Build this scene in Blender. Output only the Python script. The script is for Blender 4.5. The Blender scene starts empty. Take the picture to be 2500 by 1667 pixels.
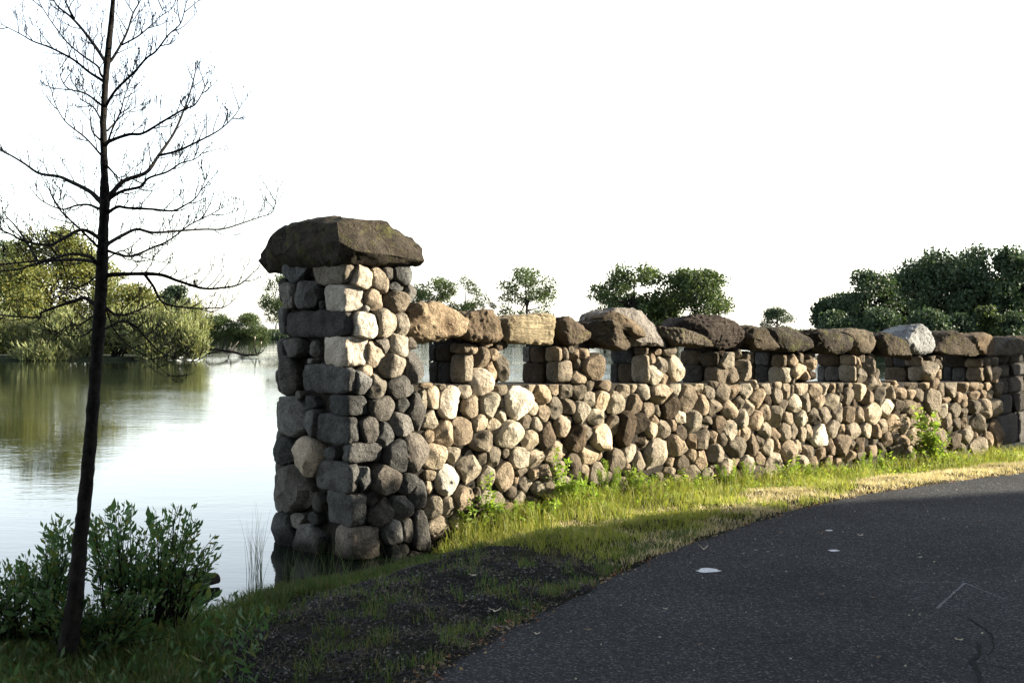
import bpy, bmesh, math, random
import numpy as np
from mathutils import Vector, Matrix, noise as mnoise

SC = bpy.context.scene
COL = SC.collection
random.seed(7)
RNG = np.random.default_rng(7)

# ------------------------------------------------------------------ camera
F, CX, HY, EYE = 3125.0, 1250.0, 790.5, 2.1      # focal length / centre / horizon in photo pixels, eye above water
cam_data = bpy.data.cameras.new('camera')
cam_data.lens = 45.0; cam_data.sensor_width = 36.0
cam_data.shift_y = -(833.5 - HY) / 2500.0
cam_data.clip_start = 0.05; cam_data.clip_end = 12000
cam = bpy.data.objects.new('camera', cam_data); COL.objects.link(cam)
cam.location = (0, 0, EYE); cam.rotation_euler = (math.radians(90), 0, 0)
SC.camera = cam

# ------------------------------------------------------------------ sky, sun, exposure
SUN_AZ = math.radians(5.0)          # direction towards the sun, angle in plan from +X
SUN_EL = math.radians(18.5)
world = bpy.data.worlds.new('World'); SC.world = world; world.use_nodes = True
wn = world.node_tree; wn.nodes.clear()
wo = wn.nodes.new('ShaderNodeOutputWorld'); bg = wn.nodes.new('ShaderNodeBackground')
sky = wn.nodes.new('ShaderNodeTexSky'); sky.sky_type = 'NISHITA'; sky.sun_disc = False
sky.sun_elevation = SUN_EL
sky.sun_rotation = math.radians(90) - SUN_AZ      # clockwise from +Y
sky.air_density = 1.0; sky.dust_density = 0.7; sky.ozone_density = 1.2; sky.altitude = 0
bg.inputs['Strength'].default_value = 0.104
hs = wn.nodes.new('ShaderNodeHueSaturation'); hs.inputs['Saturation'].default_value = .45; hs.inputs['Value'].default_value = 1.0   # thin milky overcast washes the blue out
wn.links.new(sky.outputs[0], hs.inputs['Color']); wn.links.new(hs.outputs[0], bg.inputs['Color']); wn.links.new(bg.outputs[0], wo.inputs['Surface'])
sun_d = bpy.data.lights.new('sun', 'SUN'); sun_d.energy = 5.0; sun_d.angle = math.radians(0.6)
sun_d.color = (1.0, 0.885, 0.70)
sun = bpy.data.objects.new('sun', sun_d); COL.objects.link(sun)
sd = Vector((math.cos(SUN_AZ) * math.cos(SUN_EL), math.sin(SUN_AZ) * math.cos(SUN_EL), math.sin(SUN_EL)))
sun.rotation_euler = sd.to_track_quat('Z', 'Y').to_euler(); sun.location = (20, -5, 15)
SC.view_settings.view_transform = 'Standard'; SC.view_settings.look = 'None'
SC.view_settings.gamma = 1.0; SC.view_settings.exposure = 2.3
SC.view_settings.use_curve_mapping = False

# ------------------------------------------------------------------ helpers
def at(px, py, d):                       # a photo pixel at depth d (metres)
    return Vector(((px - CX) / F * d, d, EYE - (py - HY) / F * d))
def on_level(px, py, z):                 # a photo pixel on the horizontal plane z
    d = (EYE - z) * F / (py - HY)
    return Vector(((px - CX) / F * d, d, z))
def on_plane(px, py, p0, n):             # a photo pixel on any plane
    r = Vector(((px - CX) / F, 1.0, -(py - HY) / F))
    o = Vector((0, 0, EYE))
    t = (p0 - o).dot(n) / r.dot(n)
    return o + r * t

def put(name, me, mat, parent=None, smooth=True):
    if 'sharp_edge' in me.attributes: smooth = False
    if mat: 
        me.materials.clear(); me.materials.append(mat)
    if smooth: me.polygons.foreach_set('use_smooth', [True] * len(me.polygons))
    o = bpy.data.objects.new(name, me); COL.objects.link(o)
    if parent: o.parent = parent
    return o
def mesh_from(name, verts, faces):
    me = bpy.data.meshes.new(name); me.from_pydata([tuple(v) for v in verts], [], faces); me.update(); return me
def np_mesh(name, V, L, counts):         # V (n,3), L flat loop indices, counts per face
    me = bpy.data.meshes.new(name)
    V = np.asarray(V, dtype=np.float32); L = np.asarray(L, dtype=np.int32); counts = np.asarray(counts, dtype=np.int32)
    me.vertices.add(len(V)); me.vertices.foreach_set('co', V.ravel())
    me.loops.add(len(L)); me.loops.foreach_set('vertex_index', L)
    me.polygons.add(len(counts))
    st = np.concatenate([[0], np.cumsum(counts)[:-1]]).astype(np.int32)
    me.polygons.foreach_set('loop_start', st); me.polygons.foreach_set('loop_total', counts)
    me.update(calc_edges=True); me.validate(); return me
def empty(name, loc, label, cat, group=None):
    o = bpy.data.objects.new(name, None); COL.objects.link(o); o.location = loc
    o.empty_display_size = 0.2
    tag(o, label, cat, group); return o
def tag(o, label=None, cat=None, group=None, kind=None):
    if label: o['label'] = label
    if cat: o['category'] = cat
    if group: o['group'] = group
    if kind: o['kind'] = kind
    return o
def child(name, me, mat, root, smooth=True):     # mesh given in world coordinates
    o = put(name, me, mat, root, smooth)
    o.matrix_parent_inverse = Matrix.Translation(-root.location)
    return o
def recentre(me):                        # move a mesh to its own centre, return the centre
    n = len(me.vertices); a = np.empty(n * 3, dtype=np.float32); me.vertices.foreach_get('co', a)
    a = a.reshape(-1, 3); c = a.mean(0); a -= c; me.vertices.foreach_set('co', a.ravel()); me.update()
    return Vector([float(x) for x in c])

# ------------------------------------------------------------------ materials
def new_mat(name):
    m = bpy.data.materials.new(name); m.use_nodes = True; nt = m.node_tree; nt.nodes.clear()
    out = nt.nodes.new('ShaderNodeOutputMaterial'); return m, nt, out
class G:
    def __init__(s, nt): s.nt = nt
    def n(s, t, **k):
        nd = s.nt.nodes.new(t)
        for a, b in k.items(): setattr(nd, a, b)
        return nd
    def l(s, a, b): s.nt.links.new(a, b)
    def noise(s, vec, scale, detail=4, rough=.55, dist=0.0):
        nd = s.n('ShaderNodeTexNoise'); nd.inputs['Scale'].default_value = scale; nd.inputs['Detail'].default_value = detail
        nd.inputs['Roughness'].default_value = rough; nd.inputs['Distortion'].default_value = dist
        if vec is not None: s.l(vec, nd.inputs['Vector'])
        return nd.outputs['Fac']
    def ramp(s, fac, stops, interp='LINEAR'):
        r = s.n('ShaderNodeValToRGB'); e = r.color_ramp.elements; r.color_ramp.interpolation = interp
        while len(e) > 1: e.remove(e[-1])
        e[0].position = stops[0][0]; e[0].color = col4(stops[0][1])
        for p, c in stops[1:]:
            q = e.new(p); q.color = col4(c)
        s.l(fac, r.inputs[0]); return r.outputs[0]
    def mix(s, fac, a, b, mode='MIX'):
        m = s.n('ShaderNodeMixRGB', blend_type=mode)
        for sock, v in ((m.inputs[0], fac), (m.inputs[1], a), (m.inputs[2], b)):
            if hasattr(v, 'links'): s.l(v, sock)
            elif isinstance(v, (int, float)): sock.default_value = v if sock == m.inputs[0] else (v, v, v, 1)
            else: sock.default_value = col4(v)
        return m.outputs[0]
    def math(s, op, a, b=0.0, c=None):
        m = s.n('ShaderNodeMath', operation=op)
        for i, v in enumerate((a, b, c)):
            if v is None: continue
            if hasattr(v, 'links'): s.l(v, m.inputs[i])
            else: m.inputs[i].default_value = v
        return m.outputs[0]
    def bump(s, h, strength, dist, normal=None):
        b = s.n('ShaderNodeBump'); b.inputs['Strength'].default_value = strength; b.inputs['Distance'].default_value = dist
        s.l(h, b.inputs['Height'])
        if normal is not None: s.l(normal, b.inputs['Normal'])
        return b.outputs[0]
    def bsdf(s, color, rough=.9, spec=.3, normal=None, out=None):
        p = s.n('ShaderNodeBsdfPrincipled')
        if hasattr(color, 'links'): s.l(color, p.inputs['Base Color'])
        else: p.inputs['Base Color'].default_value = col4(color)
        if hasattr(rough, 'links'): s.l(rough, p.inputs['Roughness'])
        else: p.inputs['Roughness'].default_value = rough
        p.inputs['Specular IOR Level'].default_value = spec
        if normal is not None: s.l(normal, p.inputs['Normal'])
        if out is not None: s.l(p.outputs[0], out.inputs['Surface'])
        return p
def col4(c):
    if isinstance(c, (int, float)): return (c, c, c, 1)
    return (c[0], c[1], c[2], 1) if len(c) == 3 else tuple(c)

def stone_mat(name, base, dark, speck=.35, pit=.6, grain='granite', moss=0.0, pale=None):
    m, nt, out = new_mat(name); g = G(nt)
    geo = g.n('ShaderNodeNewGeometry'); oi = g.n('ShaderNodeObjectInfo')
    add = g.n('ShaderNodeVectorMath', operation='ADD'); cb = g.n('ShaderNodeCombineXYZ')
    r10 = g.math('MULTIPLY', oi.outputs['Random'], 37.0)
    g.l(r10, cb.inputs[0]); g.l(r10, cb.inputs[1]); g.l(geo.outputs['Position'], add.inputs[0]); g.l(cb.outputs[0], add.inputs[1])
    P = add.outputs[0]
    blot = g.noise(P, 5.0, 4, .6); fine = g.noise(P, 70, 3, .7); mid = g.noise(P, 22, 4, .65)
    c = g.ramp(blot, [(.3, dark), (.55, base), (.75, pale or [min(1, x * 1.25) for x in base])])
    # each stone its own value and warmth
    val = g.ramp(oi.outputs['Random'], [(0, .50), (.5, .95), (1, 1.32)])
    c = g.mix(1.0, c, val, 'MULTIPLY')
    r2 = g.math('FRACT', g.math('MULTIPLY', oi.outputs['Random'], 13.7))
    tint = g.ramp(r2, [(0, (1.0, .93, .86)), (.35, (1, 1, 1)), (.7, (.95, .98, 1.0)), (1, (1.06, .94, .84))])
    c = g.mix(1.0, c, tint, 'MULTIPLY')
    sp = g.ramp(fine, [(.36, 1 - speck), (.5, 1.0), (.68, 1 + speck * .5)])
    c = g.mix(1.0, c, sp, 'MULTIPLY')
    st = g.ramp(mid, [(.36, .62), (.52, 1.0)])
    c = g.mix(.7, c, st, 'MULTIPLY')
    # lichen and moss patches
    if moss > 0:
        mo = g.ramp(g.noise(P, 9, 5, .7), [(.56 - moss * .1, 0), (.64, 1)])
        c = g.mix(g.math('MULTIPLY', mo, moss), c, (.13, .14, .035))
    li = g.ramp(g.noise(P, 30, 3, .6), [(.68, 0), (.74, 1)])
    c = g.mix(g.math('MULTIPLY', li, .35), c, (.45, .44, .38))
    # dark wet band just above the water
    sx = g.n('ShaderNodeSeparateXYZ'); g.l(geo.outputs['Position'], sx.inputs[0])
    wz = g.math('ADD', sx.outputs[2], g.math('MULTIPLY', mid, .10))
    wet = g.ramp(wz, [(.10, .32), (.24, 1.0)])
    c = g.mix(1.0, c, wet, 'MULTIPLY')
    # relief
    if grain == 'layer':
        mp = g.n('ShaderNodeMapping'); mp.inputs['Scale'].default_value = (.8, .8, 9); mp.inputs['Rotation'].default_value = (.06, .1, 0)
        g.l(P, mp.inputs['Vector']); h1 = g.noise(mp.outputs[0], 5, 5, .6, .6)
    elif grain == 'lump':
        h1 = g.noise(P, 16, 6, .7, .8)
    else:
        h1 = g.noise(P, 26, 6, .65)
    vo = g.n('ShaderNodeTexVoronoi', feature='DISTANCE_TO_EDGE'); vo.inputs['Scale'].default_value = 34
    wv = g.n('ShaderNodeVectorMath', operation='ADD'); nz = g.n('ShaderNodeTexNoise'); nz.inputs['Scale'].default_value = 14
    g.l(P, nz.inputs['Vector']); sc = g.n('ShaderNodeVectorMath', operation='SCALE'); sc.inputs['Scale'].default_value = .12
    g.l(nz.outputs['Color'], sc.inputs[0]); g.l(P, wv.inputs[0]); g.l(sc.outputs[0], wv.inputs[1]); g.l(wv.outputs[0], vo.inputs['Vector'])
    pits = g.ramp(vo.outputs['Distance'], [(0, 0), (.08, 1)])
    nb = g.bump(h1, 1.0, .05 * pit); nb = g.bump(pits, .35 * pit, .004, nb); nb = g.bump(fine, .8, .0045, nb)
    g.bsdf(c, .9, .10, nb, out)
    return m
M = {}
M['s1'] = stone_mat('stone_dark_brown', (0.074, 0.057, 0.040), (0.035, 0.027, 0.019), .3, .8)
M['s2'] = stone_mat('stone_brown_grey', (0.158, 0.132, 0.099), (0.079, 0.066, 0.050), .35, .8)
M['s3'] = stone_mat('stone_tan_grey', (0.273, 0.236, 0.181), (0.148, 0.125, 0.096), .35, .9)
M['s4'] = stone_mat('stone_pale_buff', (0.384, 0.340, 0.262), (0.251, 0.214, 0.159), .3, .9)
M['s5'] = stone_mat('stone_cream', (0.503, 0.466, 0.392), (0.340, 0.304, 0.244), .25, .9)
M['p1'] = stone_mat('pier_dark_slate_shade', (0.060, 0.057, 0.054), (0.030, 0.029, 0.027), .4, .7)  # dark stone; also stands in for shade on opening sides and recessed wall
M['p2'] = stone_mat('pier_blue_grey', (0.090, 0.090, 0.087), (0.045, 0.045, 0.043), .5, .7)
M['p3'] = stone_mat('pier_grey_granite', (0.144, 0.141, 0.132), (0.078, 0.075, 0.069), .5, .7)
M['p4'] = stone_mat('pier_buff', (0.337, 0.300, 0.242), (0.190, 0.168, 0.132), .35, .9)
M['p5'] = stone_mat('pier_cream', (0.457, 0.423, 0.363), (0.323, 0.289, 0.235), .25, .9)
M['cap_dark'] = stone_mat('cap_weathered_dark', (0.069, 0.058, 0.045), (0.032, 0.026, 0.021), .3, 1.1, 'lump', .28)
M['cap_brown'] = stone_mat('cap_brown', (0.106, 0.085, 0.061), (0.050, 0.042, 0.029), .3, 1.0, 'lump', .12)
M['cap_black'] = stone_mat('cap_blackened', (0.040, 0.034, 0.030), (0.018, 0.017, 0.015), .3, 1.0, 'layer')
M['cap_light'] = stone_mat('cap_lumpy_buff', (0.380, 0.312, 0.220), (0.152, 0.106, 0.068), .35, 1.6, 'lump')
M['cap_layer'] = stone_mat('cap_layered_slate', (0.277, 0.238, 0.158), (0.158, 0.132, 0.086), .2, 1.5, 'layer')
M['cap_white'] = stone_mat('cap_white_quartz', (0.190, 0.190, 0.185), (0.090, 0.090, 0.090), .3, 1.1, 'granite')
def simple_noise_mat(name, stops, scale, rough=.95, bumpd=.01, bscale=None, spec=.2, detail=5):
    m, nt, out = new_mat(name); g = G(nt); geo = g.n('ShaderNodeNewGeometry'); P = geo.outputs['Position']
    f = g.noise(P, scale, detail, .65); c = g.ramp(f, stops)
    nb = g.bump(g.noise(P, bscale or scale * 3, 5, .7), 1.0, bumpd)
    g.bsdf(c, rough, spec, nb, out); return m
M['mortar'] = simple_noise_mat('mortar', [(.35, (.008, .007, .006)), (.65, (.026, .022, .017))], 12, bumpd=.02)
M['bark'] = simple_noise_mat('dark_bark', [(.35, (.004, .0035, .0035)), (.65, (.02, .018, .016))], 18, bumpd=.03, bscale=38)
M['bark_pale'] = simple_noise_mat('grey_bark', [(.3, (.07, .06, .05)), (.7, (.20, .18, .15))], 3, bumpd=.02)

def leaf_mat(name, cols, trans=.45, rough=.6):
    m, nt, out = new_mat(name); g = G(nt); geo = g.n('ShaderNodeNewGeometry')
    n = len(cols); c = g.ramp(geo.outputs['Random Per Island'], [(i / (n - 1), cols[i]) for i in range(n)])
    big = g.noise(geo.outputs['Position'], .7, 2, .5)
    c = g.mix(1.0, c, g.ramp(big, [(.35, .75), (.65, 1.2)]), 'MULTIPLY')
    p = g.bsdf(c, rough, .25)
    t = g.n('ShaderNodeBsdfTranslucent'); g.l(g.mix(1.0, c, (1.15, 1.12, .7), 'MULTIPLY'), t.inputs['Color'])
    mx = g.n('ShaderNodeMixShader'); mx.inputs[0].default_value = trans
    g.l(p.outputs[0], mx.inputs[1]); g.l(t.outputs[0], mx.inputs[2]); g.l(mx.outputs[0], out.inputs['Surface'])
    return m
M['lf_yellow'] = leaf_mat('leaves_yellow_green', [(.065, .085, .026), (.11, .13, .036), (.165, .155, .042), (.07, .095, .03)], .42)
M['lf_feather'] = leaf_mat('leaves_feathery_sage', [(.13, .16, .07), (.20, .22, .095), (.10, .13, .055), (.24, .235, .125)], .4)
M['lf_far'] = leaf_mat('leaves_far_green', [(0.034, 0.056, 0.022), (0.060, 0.090, 0.026), (0.026, 0.045, 0.022), (0.075, 0.098, 0.030)], .4)
M['lf_dark'] = leaf_mat('leaves_dark_green', [(.025, .045, .025), (.045, .07, .03), (.02, .04, .025)], .3)
M['lf_added_canopy'] = leaf_mat('leaves_added_canopy', [(.025, .045, .02), (.04, .06, .03)], .08)
M['lf_bush'] = leaf_mat('leaves_shore_bush', [(0.052, 0.111, 0.044), (0.085, 0.169, 0.060), (0.052, 0.117, 0.052), (0.156, 0.169, 0.039)], .3, .45)
M['lf_weed'] = leaf_mat('leaves_bright_weed', [(.13, .25, .03), (.22, .34, .045), (.30, .38, .07), (.10, .20, .03)], .5)
M['grass'] = leaf_mat('grass_green', [(.14, .19, .03), (.22, .26, .045), (.32, .33, .07), (.13, .19, .03), (.40, .35, .16)], .45)
M['grass_dry'] = leaf_mat('grass_dry_straw', [(.50, .42, .27), (.62, .54, .37), (.42, .38, .18), (.56, .48, .31)], .3)
M['grass_bank_shaded'] = leaf_mat('grass_bank_shaded', [(0.043, 0.087, 0.017), (0.072, 0.131, 0.029), (0.102, 0.116, 0.036), (0.051, 0.102, 0.026), (0.174, 0.145, 0.072)], .3)  # darker than the verge grass: the bank's shade is in these colours
M['grass_straw_dull'] = leaf_mat('dead_thatch', [(.10, .085, .05), (.16, .13, .08), (.07, .06, .035), (.20, .17, .11)], .1)
M['fallen'] = leaf_mat('fallen_leaves', [(.20, .13, .07), (.35, .28, .18), (.12, .07, .04), (.25, .08, .03)], .2)
M['pale_leaf'] = simple_noise_mat('pale_dry_leaf', [(.3, (.32, .28, .2)), (.7, (.5, .46, .36))], 40, bumpd=.002)

# ------------------------------------------------------------------ frame of the wall
TH = math.radians(39.1)
U = Vector((math.cos(TH), math.sin(TH), 0)); N = Vector((math.sin(TH), -math.cos(TH), 0)); Z = Vector((0, 0, 1))
C0 = Vector((-410 / F * 11.4, 11.4, 0))               # front corner of the pier
WP = C0 - N * 0.12                                     # a point of the wall's front plane
def wall_pt(px, py, off=0.0): return on_plane(px, py, WP + N * off, N)
def wall_uv(px, py, off=0.0):
    p = wall_pt(px, py, off); return (p - WP).dot(U), p.z
def wpos(s, z, off=0.0): return WP + U * s + Z * z + N * off
# ------------------------------------------------------------------ ground, road and water
SHORE_PX = [(-900, 1600), (-300, 1590), (0, 1575), (150, 1565), (300, 1545), (420, 1535), (520, 1515), (600, 1475), (680, 1445), (760, 1432),
            (850, 1420), (950, 1398), (1040, 1368), (1085, 1345), (1120, 1325), (1150, 1300)]
shore = [on_level(x, y, 0.0) for x, y in SHORE_PX]
wall_end = wall_uv(2435, 1110)[0]
ring = [(p.x, p.y) for p in shore]
s_in = max(0.9, wall_uv(1150, 1300)[0])
q = WP + U * s_in - N * .50; ring.append((q.x, q.y))
q = WP + U * (wall_end + .1) - N * .50; ring.append((q.x, q.y))
U2 = Vector((math.cos(math.radians(50)), math.sin(math.radians(50)), 0)); N2 = Vector((U2.y, -U2.x, 0))
W2 = WP + U * (wall_end + .02) - N * .30                 # front plane of the further, darker wall
q = W2 + U2 * 30 - N2 * .3; ring.append((q.x, q.y))
ring += [(60, 60), (90, 60), (90, -60), (-60, -60), (-60, shore[0].y)]
RG = np.array(ring)
def land_sd(X, Y):                        # signed distance to the shore, positive on land
    X = np.asarray(X, float); Y = np.asarray(Y, float)
    best = np.full(X.shape, 1e9); inside = np.zeros(X.shape, bool); n = len(RG)
    for i in range(n):
        ax, ay = RG[i]; bx, by = RG[(i + 1) % n]; dx, dy = bx - ax, by - ay
        t = np.clip(((X - ax) * dx + (Y - ay) * dy) / (dx * dx + dy * dy + 1e-12), 0, 1)
        best = np.minimum(best, np.hypot(X - ax - t * dx, Y - ay - t * dy))
        c = ((ay > Y) != (by > Y)) & (X < (bx - ax) * (Y - ay) / (by - ay + 1e-12) + ax)
        inside ^= c
    return np.where(inside, best, -best)
def smooth(t): t = np.clip(t, 0, 1); return t * t * (3 - 2 * t)
def base_h(X, Y):
    X = np.asarray(X, float)
    return 0.31 - 0.012 * np.clip(X - 2, 0, 12)
def ground_h(X, Y):
    X = np.asarray(X, float); sdv = land_sd(X, Y)
    lump = .012 * np.sin(X * 5.1 + Y * 2.3) + .010 * np.sin(X * 2.2 - Y * 6.7) + .007 * np.sin(X * 13 + Y * 9)
    sw = (X - WP.x) * U.x + (Y - WP.y) * U.y; wl = (X - WP.x) * N.x + (Y - WP.y) * N.y      # along / in front of the wall
    dip = .15 * smooth((5.0 - sw) / 4.0) * smooth((2.0 - wl) / 1.0) + .10 * smooth((sw - 2.5) / 3.0) * smooth((1.5 - wl) / 1.2)                          # the verge sinks towards the pond end
    h = (base_h(X, Y) - .21 * smooth((-X - .2) / 1.7) - dip * (sw > -3)) * smooth(sdv / 1.25 + .08)
    h = np.maximum(h, .03 * smooth(sdv / .3)) + .02 * (sdv > 0)
    h = np.where(sdv > 0, h + lump * np.clip(sdv * 2, 0, 1), np.clip(sdv * .55, -.8, 0) + .02)
    return h
def grid_mesh(name, x0, x1, y0, y1, step, hf):
    xs = np.arange(x0, x1 + step * .5, step); ys = np.arange(y0, y1 + step * .5, step)
    X, Y = np.meshgrid(xs, ys); H = hf(X, Y); V = np.stack([X.ravel(), Y.ravel(), H.ravel()], 1)
    nx, ny = len(xs), len(ys); i = np.arange(nx - 1)[None, :] + np.arange(ny - 1)[:, None] * nx
    L = np.stack([i, i + 1, i + nx + 1, i + nx], -1).reshape(-1)
    return np_mesh(name, V, L, np.full((nx - 1) * (ny - 1), 4))
# road edge (photo) -> plan
ROAD_PX = [(2560, 1143), (2500, 1152), (2400, 1163), (2300, 1176), (2200, 1190), (2100, 1205), (2000, 1226), (1920, 1246), (1850, 1268), (1780, 1290),
           (1700, 1315), (1640, 1340), (1560, 1372), (1500, 1400), (1440, 1432), (1370, 1462), (1300, 1500), (1215, 1545), (1120, 1600), (1020, 1667), (910, 1760), (740, 1960), (560, 2300)]
def zr(x): return float(base_h(np.array(x), 0)) + .022
redge = []
for x, y in ROAD_PX:
    p = on_level(x, y, .33); p = on_level(x, y, zr(p.x)); redge.append((p.x, p.y))
# refine and roughen the ragged asphalt edge
fine_edge = []
for a, b in zip(redge[:-1], redge[1:]):
    nseg = max(2, int(math.hypot(b[0] - a[0], b[1] - a[1]) / .05))
    for k in range(nseg):
        t = k / nseg; x = a[0] + (b[0] - a[0]) * t; y = a[1] + (b[1] - a[1]) * t
        w = mnoise.noise(Vector((x * 5, y * 5, 1))) * .05 + mnoise.noise(Vector((x * 19, y * 19, 4))) * .02
        fine_edge.append((x - w * .5, y + w))
ROADE = np.array(fine_edge)
def road_side(X, Y):                      # >0 beyond the asphalt edge (towards wall/pond); distance to edge
    X = np.asarray(X, float); Y = np.asarray(Y, float); best = np.full(X.shape, 1e9); sgn = np.zeros(X.shape)
    for k in range(0, len(ROADE) - 6, 6):
        ax, ay = ROADE[k]; bx, by = ROADE[min(k + 6, len(ROADE) - 1)]; dx, dy = bx - ax, by - ay
        t = np.clip(((X - ax) * dx + (Y - ay) * dy) / (dx * dx + dy * dy), 0, 1)
        d = np.hypot(X - ax - t * dx, Y - ay - t * dy); cr = dx * (Y - ay) - dy * (X - ax)
        up = d < best; best = np.where(up, d, best); sgn = np.where(up, np.where(cr < 0, 1, -1), sgn)
    return best * sgn
# one sheet, fine near the camera and coarse away from it
def graded(a, b, f0, f1, fine, coarse):
    out = [a]
    while out[-1] < b:
        v = out[-1]; st = fine if f0 <= v < f1 else min(coarse, max(fine, (f0 - v if v < f0 else v - f1) * .35 + fine)); out.append(v + st)
    return np.array(out)
xs = graded(-60, 90, -5, 11, .09, 6); ys = graded(-60, 62, 3.5, 19, .09, 6)
X, Y = np.meshgrid(xs, ys); H = ground_h(X, Y); H = np.where(road_side(X, Y) < 0, H - .07 * smooth(-road_side(X, Y) / .12), H); nx, ny = len(xs), len(ys)
i = np.arange(nx - 1)[None, :] + np.arange(ny - 1)[:, None] * nx
gm = np_mesh('ground', np.stack([X.ravel(), Y.ravel(), H.ravel()], 1), np.stack([i, i + 1, i + nx + 1, i + nx], -1).reshape(-1), np.full((nx - 1) * (ny - 1), 4))
m, nt, out = new_mat('soil'); g = G(nt); geo = g.n('ShaderNodeNewGeometry'); P = geo.outputs['Position']
c = g.ramp(g.noise(P, 1.7, 5, .6), [(.4, (.015, .0145, .013)), (.52, (.02, .024, .013)), (.64, (.042, .037, .026))])
c = g.mix(.6, c, g.ramp(g.noise(P, 40, 4, .7), [(.35, .5), (.65, 1.4)]), 'MULTIPLY')
g.bsdf(c, .95, .03, g.bump(g.noise(P, 60, 4, .7), 1, .02), out); M['soil'] = m
tag(put('ground', gm, m), 'dark earth bank sloping from the road down to the pond', kind='structure')

# road surface
# triangulated fan strips: project each edge point out to the near side in several rows
rv, rf = [], []; rows = 14
for (x, y) in fine_edge:
    tx, ty = x + 14, y - 22
    for r in range(rows):
        t = (r / (rows - 1)) ** 2; xx = x + (tx - x) * t; yy = y + (ty - y) * t
        rv.append((xx, yy, zr(xx) - (.012 if r == 0 else 0)))
for a in range(len(fine_edge) - 1):
    for r in range(rows - 1):
        o = a * rows + r; rf.append((o, o + 1, o + rows + 1, o + rows))
rv2 = [tuple(v) for v in rv]
m, nt, out = new_mat('asphalt'); g = G(nt); geo = g.n('ShaderNodeNewGeometry'); P = geo.outputs['Position']
c = g.ramp(g.noise(P, .9, 4, .6), [(.3, (.034, .035, .037)), (.7, (.053, .0545, .057))])
vo = g.n('ShaderNodeTexVoronoi'); vo.inputs['Scale'].default_value = 95; g.l(P, vo.inputs['Vector'])
sx = g.n('ShaderNodeSeparateColor'); g.l(vo.outputs['Color'], sx.inputs[0])
agg = g.ramp(sx.outputs[0], [(0, .45), (.7, 1.0), (.9, 1.35), (.985, 3.0)], 'LINEAR')
c = g.mix(1.0, c, agg, 'MULTIPLY')
c = g.mix(.5, c, g.ramp(g.noise(P, 160, 3, .7), [(.35, .5), (.65, 1.5)]), 'MULTIPLY')
nb = g.bump(vo.outputs['Distance'], 1.0, .006); nb = g.bump(g.noise(P, 6, 4, .6), .6, .01, nb)
g.bsdf(c, .95, .04, nb, out); M['asphalt'] = m
road = tag(put('road', mesh_from('road', rv2, [f[::-1] for f in rf]), m), 'dark grey asphalt road curving away beside the wall', kind='structure')

# white paint spot, chalk lines and crack in the asphalt
m, nt, out = new_mat('white_paint'); g = G(nt); geo = g.n('ShaderNodeNewGeometry')
c = g.ramp(g.noise(geo.outputs['Position'], 60, 3, .7), [(.35, (.35, .36, .38)), (.55, (.62, .63, .64))]); g.bsdf(c, .8, .3, None, out); M['paint'] = m
m, nt, out = new_mat('faded_chalk'); g = G(nt); geo = g.n('ShaderNodeNewGeometry')
f = g.ramp(g.noise(geo.outputs['Position'], 120, 3, .8), [(.46, 0), (.6, .75)])
tr = g.n('ShaderNodeBsdfTransparent'); p = g.bsdf((.30, .31, .33), .9); mx = g.n('ShaderNodeMixShader')
g.l(f, mx.inputs[0]); g.l(tr.outputs[0], mx.inputs[1]); g.l(p.outputs[0], mx.inputs[2]); g.l(mx.outputs[0], out.inputs['Surface']); M['chalk'] = m
m, nt, out = new_mat('crack_dark'); g = G(nt); g.bsdf((.012, .012, .012), 1.0, .1, None, out); M['crack'] = m
def flat_poly(name, pts, dz, mat, parent):
    vs = []
    for x, y in pts:
        p = on_level(x, y, .33); p = on_level(x, y, zr(p.x) + dz); vs.append((p.x, p.y, zr(p.x) + dz))
    me = mesh_from(name, vs, [tuple(range(len(vs)))[::-1]]); o = put(name, me, mat, parent, False); return o
ang = np.linspace(0, 2 * math.pi, 40, endpoint=False)
flat_poly('paint_spot', [(1730 + 27 * math.cos(a) * (1 + .14 * math.sin(5 * a) + .1 * math.sin(11 * a)), 1391.5 + 5.5 * math.sin(a) * (1 + .18 * math.sin(3 * a + 1))) for a in ang], .004, M['paint'], road)
def strip_line(name, pts, w, dz, mat):
    P3 = []
    for x, y in pts:
        p = on_level(x, y, .33); P3.append(Vector((p.x, p.y, zr(p.x) + dz)))
    vs = []
    for k, p in enumerate(P3):
        d = (P3[min(k + 1, len(P3) - 1)] - P3[max(k - 1, 0)]).normalized(); nn = Vector((-d.y, d.x, 0)); ww = w * (.7 + .6 * random.random())
        vs += [p + nn * ww / 2, p - nn * ww / 2]
    put(name, mesh_from(name, vs, [(2 * k, 2 * k + 1, 2 * k + 3, 2 * k + 2) for k in range(len(P3) - 1)]), mat, road, False)
def lerp_pts(pts, n, jit=0):
    o = []
    for a, b in zip(pts[:-1], pts[1:]):
        for k in range(n): o.append((a[0] + (b[0] - a[0]) * k / n + random.uniform(-jit, jit), a[1] + (b[1] - a[1]) * k / n + random.uniform(-jit, jit) * .5))
    return o + [pts[-1]]
strip_line('chalk_line', lerp_pts([(2193, 1418.5), (2356, 1420)], 8), .018, .006, M['chalk'])
strip_line('chalk_line', lerp_pts([(2356, 1420), (2454, 1459)], 8), .016, .005, M['chalk'])
strip_line('chalk_line', lerp_pts([(2356, 1420), (2288, 1484)], 8), .018, .007, M['chalk'])
strip_line('crack', lerp_pts([(2362, 1506), (2400, 1530), (2422, 1548), (2428, 1580), (2410, 1598)], 5, 3), .012, .004, M['crack'])
strip_line('crack', lerp_pts([(2392, 1570), (2388, 1600), (2370, 1612), (2392, 1640), (2385, 1700)], 5, 3), .022, .0045, M['crack'])
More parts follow.
